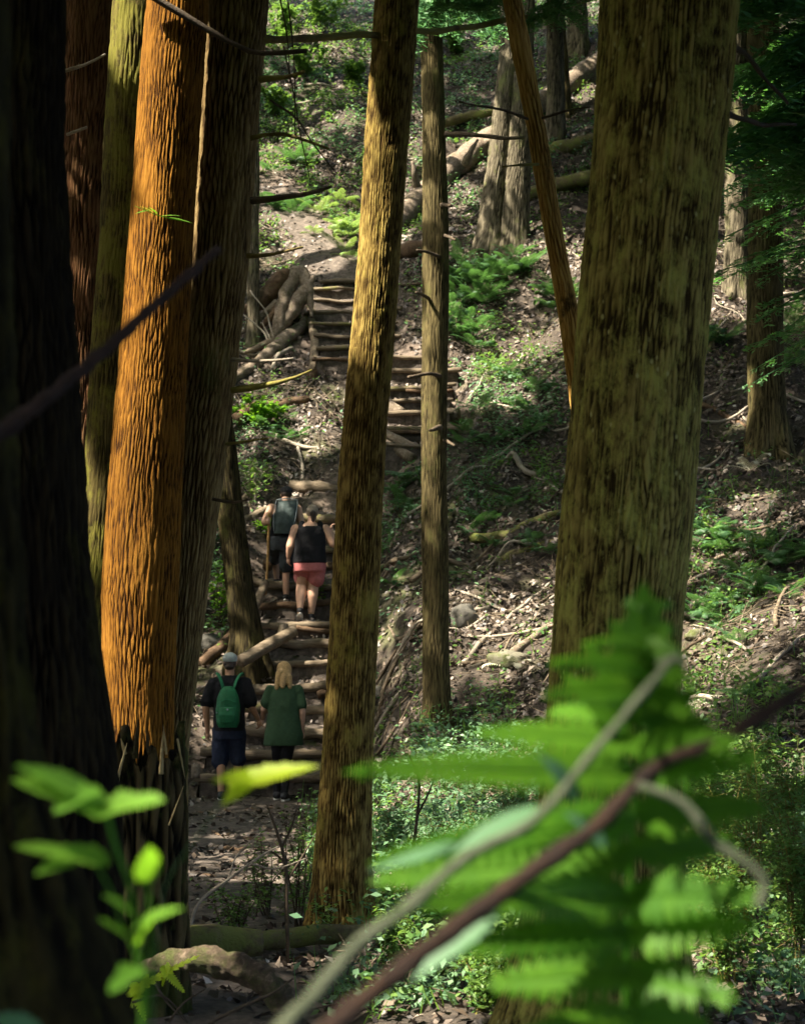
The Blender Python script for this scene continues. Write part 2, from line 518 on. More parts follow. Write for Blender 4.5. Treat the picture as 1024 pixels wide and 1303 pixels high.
M['hair_ash'] = plain('hair_ash', (.30, .24, .18), .5, .3, 60, .6)
M['shoe_dark'] = plain('shoe_dark', (.03, .03, .033), .7, .3, 20)
M['shoe_sole'] = plain('shoe_sole', (.60, .58, .54), .7, .1, 20)
M['stick'] = wood_mat('stick', (.28, .15, .05), (.45, .27, .10), (.55, .36, .16), scale=10)

# ------------------------------------------------------------------ ground sheet
def build_ground():
    ys = np.concatenate([np.linspace(-16, 8, 40, endpoint=False), np.linspace(8, 46, 420, endpoint=False), np.linspace(46, 115, 100)])
    s = np.linspace(-1, 1, 250)
    s = np.sign(s) * (0.42 * np.abs(s) + .58 * np.abs(s) ** 2.4)
    Y, S = np.meshgrid(ys, s, indexing='ij')
    X = S * (16 + .55 * np.maximum(Y, 0))
    Z = H(X, Y)
    V = np.stack([X, Y, Z], -1).reshape(-1, 3)
    me = mesh_np('ground', V, grid_quads(len(ys), len(s), False)[:, ::-1], None, {'path': (path_mask(X, Y) * .9).ravel()})
    o = link('ground', me, M['ground'])
    o['kind'] = 'structure'
build_ground()

def build_path():
    for nm, a, b in (('path', 8.6, 24.2), ('path', 38.4, 43.5)):
        ys = np.linspace(a, b, int((b - a) / .07))
        ss = np.linspace(-1, 1, 26)
        Y, S = np.meshgrid(ys, ss, indexing='ij')
        xc = np.interp(Y, [7, 12, 18, 24, 38.5, 40, 43, 47], [-.95, -1.3, -1.6, -1.85, -1.05, -1.6, -2.9, -4.2])
        hw = np.interp(Y, [7, 18, 24, 38.5, 40, 47], [.75, .8, .85, .75, .6, .7]) * (1 + .25 * noise2(Y, S * 0, .8, 5))
        X = xc + S * hw
        Z = H(X, Y) + .022 * (1 - S ** 4) - .02 * S ** 8 + .018 * noise2(X, Y, 5.0, 6) * (1 - S ** 2)
        V = np.stack([X, Y, Z], -1).reshape(-1, 3)
        o = link(nm, mesh_np(nm, V, grid_quads(len(ys), len(ss), False)[:, ::-1]), M['dirt'])
        o['kind'] = 'structure'
build_path()

# ------------------------------------------------------------------ stairs of logs
STEP = [None, None, None]
def stair_z(k, y):
    a, b, n = FLIGHTS[k]
    z0, z1 = STEP[k]
    i = np.clip(np.floor((y - a) / ((b - a) / n)), 0, n - 1)
    return z0 + (i + 1) * (z1 - z0) / n

def build_flight(k, label, extra):
    a, b, n = FLIGHTS[k]
    run = (b - a) / n
    l0, r0 = flight_bounds(k, a); l1, r1 = flight_bounds(k, b)
    z0 = float(Hbase((l0 + r0) / 2, a)); z1 = float(Hbase((l1 + r1) / 2, b)) + .02
    STEP[k] = (z0, z1)
    rise = (z1 - z0) / n
    root = thing('log_staircase', label, 'stairs', ((l0 + r0) / 2, a, z0))
    ro = np.array(root.location)
    rr = random.Random(11 + k)
    for i in range(n):
        y = a + i * run + rr.uniform(-.05, .05) * (i > 0)
        l, r = flight_bounds(k, y)
        l += rr.uniform(-.2, .18); r += rr.uniform(-.1, .25)
        zt = z0 + (i + 1) * rise + rr.uniform(-.03, .03)
        # tread of trodden earth
        nx, ny = 22, 10
        xs = np.linspace(l + .02, r - .02, nx); yy = np.linspace(y - .02, y + run + .14, ny)
        Yg, Xg = np.meshgrid(yy, xs, indexing='ij')
        Zg = zt - (.045 if k == 0 else .02) + .05 * noise2(Xg, Yg, 2.6, 8) + .025 * noise2(Xg, Yg, 7, 9) + .16 * (Yg - y)
        top = np.stack([Xg, Yg, Zg], -1).reshape(-1, 3)
        mx = Mix(); mx.add(top - ro, grid_quads(ny, nx, False)[:, ::-1])
        fr = np.stack([xs, np.full(nx, y - .02), Zg[0]], -1)
        lo = fr.copy(); lo[:, 2] -= rise + .2; lo[:, 1] -= .03
        mx.add(np.vstack([lo, fr]) - ro, grid_quads(2, nx, False)[:, ::-1])
        for e in (0, -1):
            sd = np.stack([np.full(ny, xs[e]), yy, Zg[:, e]], -1); sl = sd.copy(); sl[:, 2] -= rise + .2; sl[:, 0] += -.08 if e == 0 else .08
            mx.add(np.vstack([sl, sd]) - ro, grid_quads(2, ny, False))
        link('tread', mx.mesh('tread', True), M['dirt'], root)
        rad = rr.uniform(.05, .078) if k == 0 else rr.uniform(.030, .052)
        tilt = rr.uniform(-.05, .05)
        sag = rr.uniform(-.03, .02)
        pts = [(l - .05, y - .03 + rr.uniform(-.06, .06), zt - rad * .8 + tilt), ((l * 2 + r) / 3, y - .04 + rr.uniform(-.03, .03), zt - rad * .9 + sag), ((l + 2 * r) / 3, y - .04 + rr.uniform(-.03, .03), zt - rad * .9 + sag * .5), (r + .04, y - .03 + rr.uniform(-.06, .06), zt - rad * .8 - tilt)]
        tube('step_log', np.array(pts) - ro, [rad * rr.uniform(.7, 1.0), rad, rad * rr.uniform(.8, 1.05), rad * rr.uniform(.6, .95)], M[rr.choice(['log_step', 'log_step', 'log_step', 'log_stepmoss', 'log_rot'])], root, n=34, segs=14, rough=.3, rscale=7, wob=.03, seed=i + 20 * k)
        if rr.random() < .25:
            f0, f1 = sorted((rr.random(), rr.random())); f1 = min(1, f1 + .4)
            tube('step_log', np.array([(l + (r - l) * f, y - .07, zt - rad * 2.3 + rr.uniform(-.02, .02)) for f in (f0, (f0 + f1) / 2, f1)]) - ro, [rad * .7, rad * .75, rad * .6], M['log_rot'], root, n=18, segs=10, rough=.3, rscale=6, wob=.03, seed=i + 60 + 20 * k)
    for nm, pts, rad, mat in extra:
        tube(nm, np.array(pts) - ro, rad, M[mat], root, segs=12, rough=.12, rscale=4, seed=len(pts))
    return root

build_flight(0, 'lower flight of log steps with worn earth treads, walked on by the hikers', [
    ('side_log', [P(306, 842, 26.0), P(340, 822, 26.3), P(374, 803, 26.6)], [.085, .09, .08], 'log_step'),
    ('stake', [P(360, 818, 26.55), P(360, 794, 26.6)], [.075, .07], 'log_pale'),
    ('stake', [P(249, 990, 23.75), P(249, 972, 23.75)], [.06, .055], 'log_pale'),
    ('side_log', [P(322, 778, 27.3), P(338, 742, 28.1)], [.06, .06], 'log_step'),
    ('side_log', [P(340, 722, 28.3), P(352, 690, 28.9)], [.07, .07], 'log_rot'),
])
build_flight(1, 'right-hand middle flight of log steps beside the thin straight tree', [
    ('side_log', [P(488, 552, 31.6), P(528, 572, 31.3)], [.09, .09], 'log_pale'),
    ('side_log', [P(482, 562, 31.4), P(526, 584, 31.1)], [.09, .085], 'log_pale'),
    ('side_log', [P(486, 512, 32.5), P(512, 528, 32.3)], [.11, .11], 'log_pale'),
    ('side_log', [P(560, 527, 32.4), P(584, 527, 32.3)], [.10, .10], 'log_pale'),
    ('side_log', [P(558, 542, 32.1), P(592, 549, 32.0)], [.09, .08], 'log_pale'),
])
build_flight(2, 'narrow upper flight of log steps climbing beside the gnarled roots', [
    ('side_log', [P(396, 480, 34.75), P(401, 440, 35.7), P(396, 400, 37.0), P(402, 368, 38.2)], [.075, .085, .08, .07], 'log_step'),
    ('stake', [P(397, 488, 34.7), P(397, 470, 34.7)], [.11, .10], 'log_rot'),
])

# ------------------------------------------------------------------ tree trunks
stretch_slope = {'ridge': .075, 'plate': .05, 'fine': .06}
def trunk_mesh(table, d, zbase, zmax, segs, vis_rings, amp, cell, stretch, flare=.35, flare_h=.3, lobes=5, d_top=None, kind='ridge', seed=0, twist=0.0):
    """table: (py, left px, right px) from top to bottom; the trunk's own distance d comes from where its foot stands"""
    t = sorted(table)
    C, R, Zs = [], [], []
    for py, l, r in t:
        dd = d
        c = P((l + r) / 2, py, dd)
        C.append(c); R.append((r - l) / 2 / FPX * dd * 1.0); Zs.append(c[2])
    Zs = np.array(Zs)[::-1]; C = np.array(C)[::-1]; R = np.array(R)[::-1]      # bottom to top
    # extend above (taper, keep lean fading) and below
    slope = (C[-1] - C[-2]) / max(1e-6, Zs[-1] - Zs[-2])
    slope = np.array([np.clip(slope[0], -.12, .12), 0, 1])
    H0 = zmax
    up = np.linspace(Zs[-1] + .4, H0, 12)
    Cu = np.array([C[-1] + slope * (z - Zs[-1]) * (1 if z - Zs[-1] < 3 else (3 + (z - Zs[-1] - 3) * .4) / (z - Zs[-1])) for z in up])
    Cu[:, 2] = up
    Ru = R[-1] * (1 - .85 * (up - Zs[-1]) / (H0 - Zs[-1]))
    if Zs[0] > zbase - .25:
        sl = (C[1] - C[0]) / max(1e-6, Zs[1] - Zs[0])
        lo = C[0] + sl * (zbase - .35 - Zs[0]); lo[2] = zbase - .35
        C = np.vstack([lo, C]); R = np.concatenate([[R[0] * 1.03], R]); Zs = np.concatenate([[zbase - .35], Zs])
    Zk = np.concatenate([Zs, up]); Ck = np.vstack([C, Cu]); Rk = np.concatenate([R, Ru])
    zv0, zv1 = max(Zs[0], P(512, 1330, d)[2]), P(512, -40, d)[2]
    rings = np.unique(np.concatenate([np.linspace(Zs[0], zv0 + 1e-3, 8), np.linspace(zv0, zv1, vis_rings), np.linspace(zv1 + .05, H0, 30)]))
    th = np.linspace(0, 2 * math.pi, segs, endpoint=False)
    th = th - math.pi / 2 - .62 * np.sin(th)      # finer towards the side that faces the trail
    cx = np.interp(rings, Zk, Ck[:, 0]); cy = np.interp(rings, Zk, Ck[:, 1]); rr = np.interp(rings, Zk, Rk)
    # smooth centre line
    cx = cx + .012 * perlin(np.stack([rings * .9, rings * 0 + seed, rings * 0 + .5], -1))
    Rr = rr[:, None]; T = th[None, :] + twist * rings[:, None]
    zz = np.repeat(rings[:, None], segs, 1)
    fl = 1 + flare * np.exp(-np.maximum(zz - zbase, -.1) / flare_h) * (1 + .55 * np.sin(T * lobes + seed) + .25 * np.sin(T * (lobes + 3) + 2 * seed))
    Rm = float(np.mean(R))
    pc = np.stack([np.cos(T) * Rm, np.sin(T) * Rm, zz], -1) + seed * 1.7
    w = np.stack([perlin(pc * np.array([5, 5, 1.6]) + 11), perlin(pc * np.array([5, 5, 1.6]) + 47), 0 * zz], -1) * .03
    q = pc + w
    big = .05 * perlin(pc * np.array([2.2, 2.2, .7])) + .025 * perlin(pc * np.array([5, 5, 1.3]))
    sc = np.array([1 / cell, 1 / cell, 1 / (cell * stretch)])
    n1 = perlin(q * sc); n2 = perlin(q * sc * 1.9 + 31.7); n3 = perlin(q * sc * np.array([4, 4, 5]) + 5)
    if kind in ('ridge', 'plate', 'fine'):
        kk = max(4, round(math.pi * Rm / cell)); sl = stretch_slope[kind] * kk / Rm
        def wv(o_):
            return 3.2 * perlin(pc * np.array([3.2, 3.2, 1.1]) + o_) + 2.4 * perlin(pc * np.array([10, 10, 2.6]) + o_ + 5) + 1.0 * perlin(pc * np.array([32, 32, 8]) + o_ + 9)
        w1, w2 = wv(3), wv(63)
        A = np.abs(np.sin(kk * T + sl * zz + w1)); B = np.abs(np.sin(kk * T - sl * zz + w2))
        dep = np.clip(.75 + .7 * perlin(pc * np.array([7, 7, 3.5]) + 21), .15, 1)
        f = 1 - dep * (1 - np.clip(np.minimum(A, B) * 1.5, 0, 1))
        f = f * (.82 + .42 * n1) + .16 * n2
        if kind != 'ridge':
            br = np.abs(perlin(q * np.array([1 / (cell * 1.6), 1 / (cell * 1.6), 1 / .075]) + 55))
            pl = perlin(q * np.array([1 / (cell * 2), 1 / (cell * 2), 1 / (cell * 4)]) + 91)
            f = np.clip(f * (.55 + .45 * np.clip(br * 6, 0, 1)) + .38 * pl, 0, 1.15)
    elif kind == 'old':
        f = np.clip(np.abs(n1) * 2.6, 0, 1) * .62 + np.clip(np.abs(n2) * 2.8, 0, 1) * .38
    elif kind == 'oldplate':
        n4 = perlin(q * np.array([1 / cell, 1 / cell, 1 / (cell * 1.6)]) * .8 + 77)
        f = np.clip(np.abs(n1) * 2.6, 0, 1) * .6 + np.clip(.5 + n4 * 1.2, 0, 1) * .4
    else:
        f = .5 + .5 * (n1 * .5 + n2 * .35 + n3 * .4)
    f = np.clip(f + .22 * n3, 0, 1)
    rad = Rr * fl * (1 + big) + amp * (f - .6)
    X = cx[:, None] + rad * np.cos(T); Y = cy[:, None] + rad * np.sin(T)
    V = np.stack([X, Y, zz], -1)
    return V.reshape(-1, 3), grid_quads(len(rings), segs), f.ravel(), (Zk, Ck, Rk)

ALL_CROWNS = []
def tree(name, label, table, d, mat, zbase=None, height=15.0, segs=64, rings=180, amp=.012, cell=.05, stretch=6, group=None, crown=True, crown_r=3.0, cat='tree', **kw):
    t = sorted(table)
    py, l, r = t[-1]
    cx = P((l + r) / 2, py, d)[0]
    zb = float(Hbase(cx, d)) if zbase is None else zbase
    V, Q, f, axis = trunk_mesh(table, d, zb, zb + height, segs, rings, amp, cell, stretch, **kw)
    loc = np.array([cx, d, zb])
    root = thing(name, label, cat, loc, group)
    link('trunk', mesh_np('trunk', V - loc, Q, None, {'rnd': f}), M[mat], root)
    if crown:
        ALL_CROWNS.append((root, loc, axis[1][-1], height, crown_r))
    return root, loc, axis

def branch(root, loc, pts, radii, mat, name='branch', **kw):
    kw.setdefault('segs', 8); kw.setdefault('rough', .25); kw.setdefault('rscale', 9); kw.setdefault('wob', .02)
    return tube(name, np.array(pts) - loc, radii, M[mat], root, **kw)

def px_branch(root, loc, pxs, d0, d1, w0, w1, mat='twig_dark', **kw):
    n = len(pxs)
    ds = np.linspace(d0, d1, n)
    pts = [P(px, py, dd) for (px, py), dd in zip(pxs, ds)]
    return branch(root, loc, pts, [w0 / 2 / FPX * d0, (w0 + w1) / 4 / FPX * (d0 + d1) / 2, w1 / 2 / FPX * d1], mat, **kw)

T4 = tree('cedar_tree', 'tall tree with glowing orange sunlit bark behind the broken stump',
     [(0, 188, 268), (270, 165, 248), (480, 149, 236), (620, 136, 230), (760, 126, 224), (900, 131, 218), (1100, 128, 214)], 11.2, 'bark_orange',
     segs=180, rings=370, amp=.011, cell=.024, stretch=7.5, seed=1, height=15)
T4r, T4l, _ = T4
T5r, T5l, T5a = tree('cedar_tree', 'furrowed dark brown trunk with dead side branches, pressed against the orange tree',
     [(0, 255, 343), (200, 246, 326), (480, 226, 301), (640, 212, 280), (750, 204, 264), (950, 186, 236), (1100, 182, 233)], 11.62, 'bark_brown',
     segs=170, rings=350, amp=.017, cell=.027, stretch=8, seed=2, height=18, crown_r=4.5)
for pxs, w0, w1, dd, mat in [
    ([(332, 104), (362, 100), (388, 90)], 9, 5, (11.4, 11.2), 'twig_moss'),
    ([(330, 48), (400, 46), (480, 44), (560, 38), (640, 28), (700, 16), (760, -4)], 11, 5, (11.6, 15.5), 'twig_moss'),
    ([(318, 178), (350, 172), (378, 175), (420, 190)], 7, 3, (11.4, 11.3), 'twig_moss'),
    ([(318, 257), (350, 255), (388, 250), (420, 240)], 10, 4, (11.4, 11.3), 'twig_dark'),
    ([(312, 324), (345, 322), (384, 315)], 7, 3, (11.4, 11.3), 'twig_moss'),
    ([(296, 497), (330, 492), (362, 483), (395, 470)], 9, 3, (11.4, 11.2), 'twig_moss'),
    ([(296, 458), (330, 460), (372, 455)], 6, 3, (11.4, 11.2), 'twig_pale'),
    ([(286, 565), (310, 563), (340, 560)], 5, 2, (11.4, 11.3), 'twig_moss'),
    ([(270, 635), (296, 640), (320, 636)], 5, 2, (11.4, 11.3), 'twig_dark'),
    ([(345, 130), (375, 150), (395, 180), (430, 220)], 3, 1.5, (11.4, 12.4), 'twig_dark')]:
    px_branch(T5r, T5l, pxs, dd[0], dd[1], w0, w1, mat)
px_branch(T4r, T4l, [(180, -12), (215, 8), (262, 36), (300, 58), (332, 70), (390, 67)], 10.95, 11.1, 11, 6, 'twig_dark')
for i, (a, b) in enumerate([((352, -20), (372, 120)), ((362, 60), (392, 235)), ((366, 0), (378, 180))]):
    px_branch(T5r, T5l, [a, ((a[0] + b[0]) / 2 + 4, (a[1] + b[1]) / 2), b], 11.5, 11.5, 2.4, 1.2, 'twig_dark', segs=5)

T6r, T6l, T6a = tree('cedar_tree', 'straight olive-brown scaly trunk standing between the trail and the fern bank',
     [(0, 476, 534), (300, 456, 511), (530, 437, 494), (700, 426, 486), (850, 416, 478), (1000, 406, 472), (1090, 401, 471), (1150, 398, 473)], 13.0, 'bark_olive',
     segs=170, rings=360, amp=.012, cell=.022, stretch=7, seed=3, height=18, crown_r=4.5, flare=.22, flare_h=.16, kind='plate')
T9r, T9l, T9a = tree('hemlock_tree', 'massive lichen-speckled trunk behind the big green fern frond',
     [(0, 762, 940), (250, 746, 916), (480, 727, 896), (650, 715, 884), (800, 706, 868), (900, 697, 864), (1060, 680, 866), (1180, 660, 872), (1303, 632, 886)], 8.4, 'bark_lichen',
     segs=210, rings=370, amp=.010, cell=.030, stretch=8, seed=4, height=17, flare=.1, flare_h=.2, kind='fine')
px_branch(T9r, T9l, [(925, 55), (950, 70), (975, 100), (1000, 130)], 8.5, 9.6, 9, 4, 'twig_dark')
px_branch(T9r, T9l, [(920, 142), (948, 150), (975, 160), (1010, 158)], 8.5, 9.6, 9, 4, 'twig_dark')
T7r, T7l, T7a = tree('hemlock_tree', 'thin straight dark trunk rising beside the middle steps',
     [(0, 535, 563), (150, 537, 566), (300, 537, 571), (600, 536, 569), (800, 537, 571), (900, 540, 574)], 22.0, 'bark_thin',
     segs=70, rings=220, amp=.010, cell=.035, stretch=6, seed=5, height=20, crown_r=5.5, flare=.25, flare_h=.2)
for pxs, w0, w1 in [([(562, 262), (574, 262)], 7, 4), ([(562, 478), (545, 474), (520, 480)], 6, 4), ([(566, 300), (580, 304)], 5, 3), ([(560, 545), (545, 548)], 8, 4), ([(566, 170), (600, 172), (640, 176), (668, 175)], 8, 4), ([(562, 330), (545, 322), (530, 318)], 5, 3), ([(545, 380), (528, 372)], 5, 3), ([(566, 560), (578, 566)], 5, 3)]:
    px_branch(T7r, T7l, pxs, 21.9, 21.5, w0, w1, 'twig_dark')
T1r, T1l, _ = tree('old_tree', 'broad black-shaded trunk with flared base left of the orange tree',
     [(0, -70, 83), (200, -68, 84), (400, -66, 92), (560, -66, 103), (700, -66, 110), (820, -68, 124), (900, -72, 136), (1000, -90, 150)], 6.0, 'bark_shaded',
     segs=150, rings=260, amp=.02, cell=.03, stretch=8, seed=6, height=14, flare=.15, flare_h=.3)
tree('hemlock_tree', 'reddish-brown trunk half hidden behind the black-shaded trunk',
     [(0, 78, 150), (400, 72, 140), (800, 62, 128)], 14.6, 'bark_red', segs=100, rings=200, amp=.015, cell=.03, stretch=7, seed=7, height=16)
B3, B3l, _ = tree('hemlock_tree', 'moss-mottled trunk squeezed between the red-brown trunk and the orange tree',
     [(0, 142, 205), (300, 126, 190), (500, 112, 172), (800, 96, 152)], 12.8, 'bark_mossy', segs=100, rings=200, amp=.012, cell=.03, stretch=3, seed=8, height=16)
px_branch(B3, B3l, [(84, 92), (110, 84), (136, 70)], 12.4, 12.6, 5, 3, 'twig_pale')
px_branch(B3, B3l, [(86, 172), (112, 164)], 12.4, 12.5, 5, 3, 'twig_pale')
tree('leaning_tree', 'slim dark trunk leaning towards the trail beside the diagonal side log',
     [(440, 252, 282), (560, 268, 300), (650, 276, 310), (740, 286, 322), (810, 293, 335), (835, 292, 340)], 26.6, 'bark_lean', zbase=float(P(315, 838, 26.6)[2]),
     segs=60, rings=140, amp=.012, cell=.035, stretch=6, seed=9, height=18, crown_r=5.0, flare=.15, flare_h=.2)
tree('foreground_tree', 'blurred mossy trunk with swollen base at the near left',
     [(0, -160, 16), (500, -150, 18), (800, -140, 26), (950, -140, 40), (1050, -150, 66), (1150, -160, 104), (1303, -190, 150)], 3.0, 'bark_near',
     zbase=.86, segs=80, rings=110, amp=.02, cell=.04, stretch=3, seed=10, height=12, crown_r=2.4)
# dead leaning snag with bare orange wood
sn, snl, _ = tree('dead_snag', 'leaning dead snag with stripped orange wood beside the massive trunk',
     [(0, 640, 664), (60, 650, 676), (170, 672, 696), (300, 692, 716), (420, 712, 740), (490, 722, 750), (620, 742, 770), (760, 762, 792)], 14.0, 'bark_snag',
     segs=60, rings=220, amp=.010, cell=.035, stretch=7, seed=11, height=8.5, crown=False)
px_branch(sn, snl, [(672, 152), (640, 142), (608, 136), (585, 130)], 13.9, 13.6, 4, 2, 'twig_dark')
px_branch(sn, snl, [(684, 208), (660, 209), (640, 211)], 13.9, 13.7, 4, 2, 'twig_moss')
px_branch(sn, snl, [(690, 150), (720, 142), (750, 138)], 13.9, 13.7, 4, 2, 'twig_dark')

def hill_tree(name, label, table, mat, seed, **kw):
    py, l, r = sorted(table)[-1]
    p = hit((l + r) / 2, py)
    d = p[1]
    return tree(name, label, table, d, mat, zbase=p[2], seed=seed, **kw)
hill_tree('cedar_tree', 'grey-green trunk with mossy flared foot, left of its twin on the hillside',
     [(0, 634, 660), (60, 636, 662), (200, 620, 648), (280, 608, 640), (326, 600, 640)], 'bark_grey', 12, segs=56, rings=130, amp=.03, cell=.06, stretch=6, height=20, crown_r=6.0, flare=.2, flare_h=.3)
hill_tree('cedar_tree', 'grey trunk with buttressed foot, right of its twin on the hillside',
     [(0, 655, 680), (120, 648, 678), (230, 638, 674), (316, 634, 672)], 'bark_grey', 13, segs=56, rings=130, amp=.03, cell=.06, stretch=6, height=21, crown_r=6.0, flare=.2, flare_h=.35)
hill_tree('cedar_tree', 'slender grey trunk crossing the big fallen log on the upper slope',
     [(0, 694, 716), (100, 695, 718), (186, 694, 720)], 'bark_grey', 14, segs=44, rings=90, amp=.025, cell=.08, stretch=5, height=20, flare=.15)
hill_tree('cedar_tree', 'grey trunk standing highest on the slope behind the fallen log',
     [(0, 722, 746), (66, 720, 750)], 'bark_grey', 15, segs=44, rings=70, amp=.025, cell=.08, stretch=5, height=20, flare=.15)
hill_tree('hemlock_tree', 'thin dark stem close behind the slender grey trunk',
     [(0, 706, 716), (146, 714, 728)], 'bark_thin', 16, segs=40, rings=120, amp=.02, cell=.08, stretch=5, height=16, crown=False)
hill_tree('hemlock_tree', 'shaggy brown trunk with split foot on the steep shaded bank',
     [(0, 950, 990), (240, 952, 994), (420, 950, 996), (520, 952, 998), (575, 950, 1004)], 'bark_thin', 17, segs=80, rings=180, amp=.03, cell=.05, stretch=7, height=18, crown_r=5.0, flare=.25, flare_h=.4, lobes=4)
hill_tree('hemlock_tree', 'slim grey trunk behind the shaggy brown trunk on the bank',
     [(0, 926, 950), (200, 922, 954), (372, 920, 952)], 'bark_grey', 18, segs=56, rings=120, amp=.02, cell=.05, stretch=6, height=18, flare=.15)
hill_tree('hemlock_tree', 'weathered thin sapling trunk beside the dark hollow under the roots',
     [(200, 318, 330), (300, 316, 330), (400, 314, 330), (440, 312, 332)], 'bark_grey', 19, segs=40, rings=120, amp=.015, cell=.06, stretch=5, height=9, flare=.2, crown=False)

# ------------------------------------------------------------------ broken stump
def build_stump():
    d = 9.6
    c = P(178, 1200, d); c[2] = float(H(c[0], d))
    R = 56 / FPX * d
    root = thing('broken_stump', 'dark broken stump with pale jagged splinters in front of the orange tree', 'stump', c)
    segs, nr = 120, 70
    th = np.linspace(0, 2 * math.pi, segs, endpoint=False)
    ztop = P(178, 960, d)[2] - c[2]
    jag = ztop + .20 * perlin(np.stack([np.cos(th) * 2.2, np.sin(th) * 2.2, th * 0 + 3.3], -1)) + .13 * np.abs(perlin(np.stack([np.cos(th) * 9, np.sin(th) * 9, th * 0], -1))) + .05 * perlin(np.stack([np.cos(th) * 24, np.sin(th) * 24, th * 0], -1))
    t = np.linspace(0, 1, nr)[:, None]
    Z = -.3 + t * (jag[None, :] + .3)
    Tt = np.repeat(th[None, :], nr, 0)
    pc = np.stack([np.cos(Tt) * R, np.sin(Tt) * R, Z], -1)
    f = np.clip(np.abs(perlin(pc * np.array([24, 24, 4.5]))) * 2.6, 0, 1)
    rad = R * (1 + .10 * perlin(pc * np.array([6, 6, 1.2]) + 4) + .14 * np.exp(-(Z + .05) / .25)) + .03 * (f - .5)
    outer = np.stack([rad * np.cos(Tt), rad * np.sin(Tt), Z], -1).reshape(-1, 3)
    inner = np.stack([(rad - .035 - .05 * (1 - t)) * np.cos(Tt), (rad - .035 - .05 * (1 - t)) * np.sin(Tt), Z], -1).reshape(-1, 3)
    me = mesh_np('shell', np.vstack([outer, inner]), np.vstack([grid_quads(nr, segs), grid_quads(nr, segs)[:, ::-1] + nr * segs,
        np.stack([(nr - 1) * segs + np.arange(segs), (nr - 1) * segs + (np.arange(segs) + 1) % segs, (2 * nr - 1) * segs + (np.arange(segs) + 1) % segs, (2 * nr - 1) * segs + np.arange(segs)], -1)]), None,
        {'rnd': np.concatenate([f.ravel(), f.ravel() * .4])})
    link('shell', me, M['stump'], root)
    for (x0, y0), (x1, y1), w, dd in [((126, 985), (148, 926), 9, 9.35), ((120, 980), (118, 928), 7, 9.4), ((118, 930), (126, 926), 5, 9.4), ((132, 1000), (140, 945), 12, 9.3), ((150, 990), (162, 945), 8, 9.2),
                                   ((205, 985), (208, 930), 13, 9.25), ((212, 960), (208, 922), 7, 9.25), ((226, 940), (236, 992), 6, 9.3), ((172, 965), (176, 915), 14, 9.3), ((190, 960), (186, 926), 10, 9.3), ((150, 1030), (153, 985), 5, 9.1), ((215, 1050), (234, 1000), 4, 9.2), ((160, 960), (154, 940), 10, 9.3)]:
        a, b = P(x0, y0, dd), P(x1, y1, dd)
        mat = 'splinter' if w < 14 and (x0, w) not in ((172, 14), (190, 10)) else 'stump'
        V, Q, T = tube_arrays([a, (a + b) / 2, b], [w / 1.3 / FPX * dd, w / 1.6 / FPX * dd, w / 12 / FPX * dd], n=16, segs=8, rough=.35, rscale=34, flat=.3)
        link('splinter', mesh_np('splinter', V - c, Q, T, {'rnd': np.full(len(V), .7)}), M[mat], root)
build_stump()

# ------------------------------------------------------------------ fallen logs, roots and loose branches
def fallen(name, label, cat, pts, radii, mat, group=None, segs=16, rough=.2, rscale=3.0, wob=.03, seed=0, n=None, knots=0):
    pts = np.asarray(pts, float)
    loc = pts[0].copy()
    V, Q, T = tube_arrays(pts - loc, radii, n=n or 40, segs=segs, rough=rough, rscale=rscale, wob=wob, seed=seed)
    o = link(name, mesh_np(name, V, Q, T), M[mat], None, loc)
    tag(o, label, cat, group)
    return o

def gpts(pxs, lift):
    out = []
    for px, py in pxs:
        p = hit(px, py); p[2] += lift; out.append(p)
    return out

o = fallen('fallen_log', 'big pale fallen log slanting across the upper hillside behind the grey twins', 'log',
       gpts([(500, 300), (560, 240), (620, 190), (690, 140), (770, 88)], .18), [.25, .27, .28, .29, .30], 'log_pale', segs=24, n=70, rough=.1, seed=1)
for px, py, dx, dz in [(618, 205, .45, .1), (590, 235, .3, .5), (530, 262, -.1, .5), (700, 140, .2, .6)]:
    q_ = hit(px, py) + np.array([0, -.1, .4]) - np.array(o.location)
    tube('stub', [q_, q_ + np.array([dx * .5, -.2, dz * .5]), q_ + np.array([dx, -.25, dz])], [.10, .06, .03], M['log_pale'], o, n=10, segs=8, rough=.3)
fallen('fallen_log', 'mossy log resting right of the snag on the hillside', 'log', gpts([(682, 205), (720, 196), (760, 184)], .15), [.17, .17, .15], 'log_moss', seed=2)
fallen('fallen_log', 'rotten log over a dark hollow right of the snag', 'log', gpts([(664, 262), (700, 252), (760, 236)], .22), [.14, .17, .16], 'log_moss', seed=3)
fallen('fallen_branch', 'mossy branch lying against the big pale fallen log', 'branch', gpts([(560, 176), (590, 166), (628, 158)], .3), [.10, .12, .10], 'log_moss', seed=4)
fallen('fallen_log', 'short dark log lying beside the path above the steps', 'log', gpts([(506, 330), (525, 325), (545, 322)], .1), [.16, .17, .15], 'log_rot', seed=5)
fallen('fallen_log', 'weathered horizontal log lying across the foot of the olive-brown trunk', 'log', [P(290, 1196, 11.9), P(380, 1192, 12.0), P(480, 1186, 12.2), P(540, 1180, 12.4)], [.045, .06, .06, .05], 'log_moss', seed=6, n=50)
fallen('curved_log', 'arched pale bark slab with sunlit mossy top edge in front of the stump', 'log',
       [P(150, 1262, 9.0), P(200, 1232, 8.9), P(255, 1222, 8.8), P(310, 1232, 8.75), P(352, 1262, 8.7), P(385, 1320, 8.65)], [.018, .042, .055, .065, .068, .055], 'log_arch', seed=7, n=110, segs=30, rough=.45, rscale=9)
fallen('fallen_log', 'low mossy log half buried behind the arched bark slab', 'log', [P(170, 1222, 9.9), P(240, 1206, 10.0), P(330, 1200, 10.1)], [.09, .10, .07], 'log_moss', seed=8)
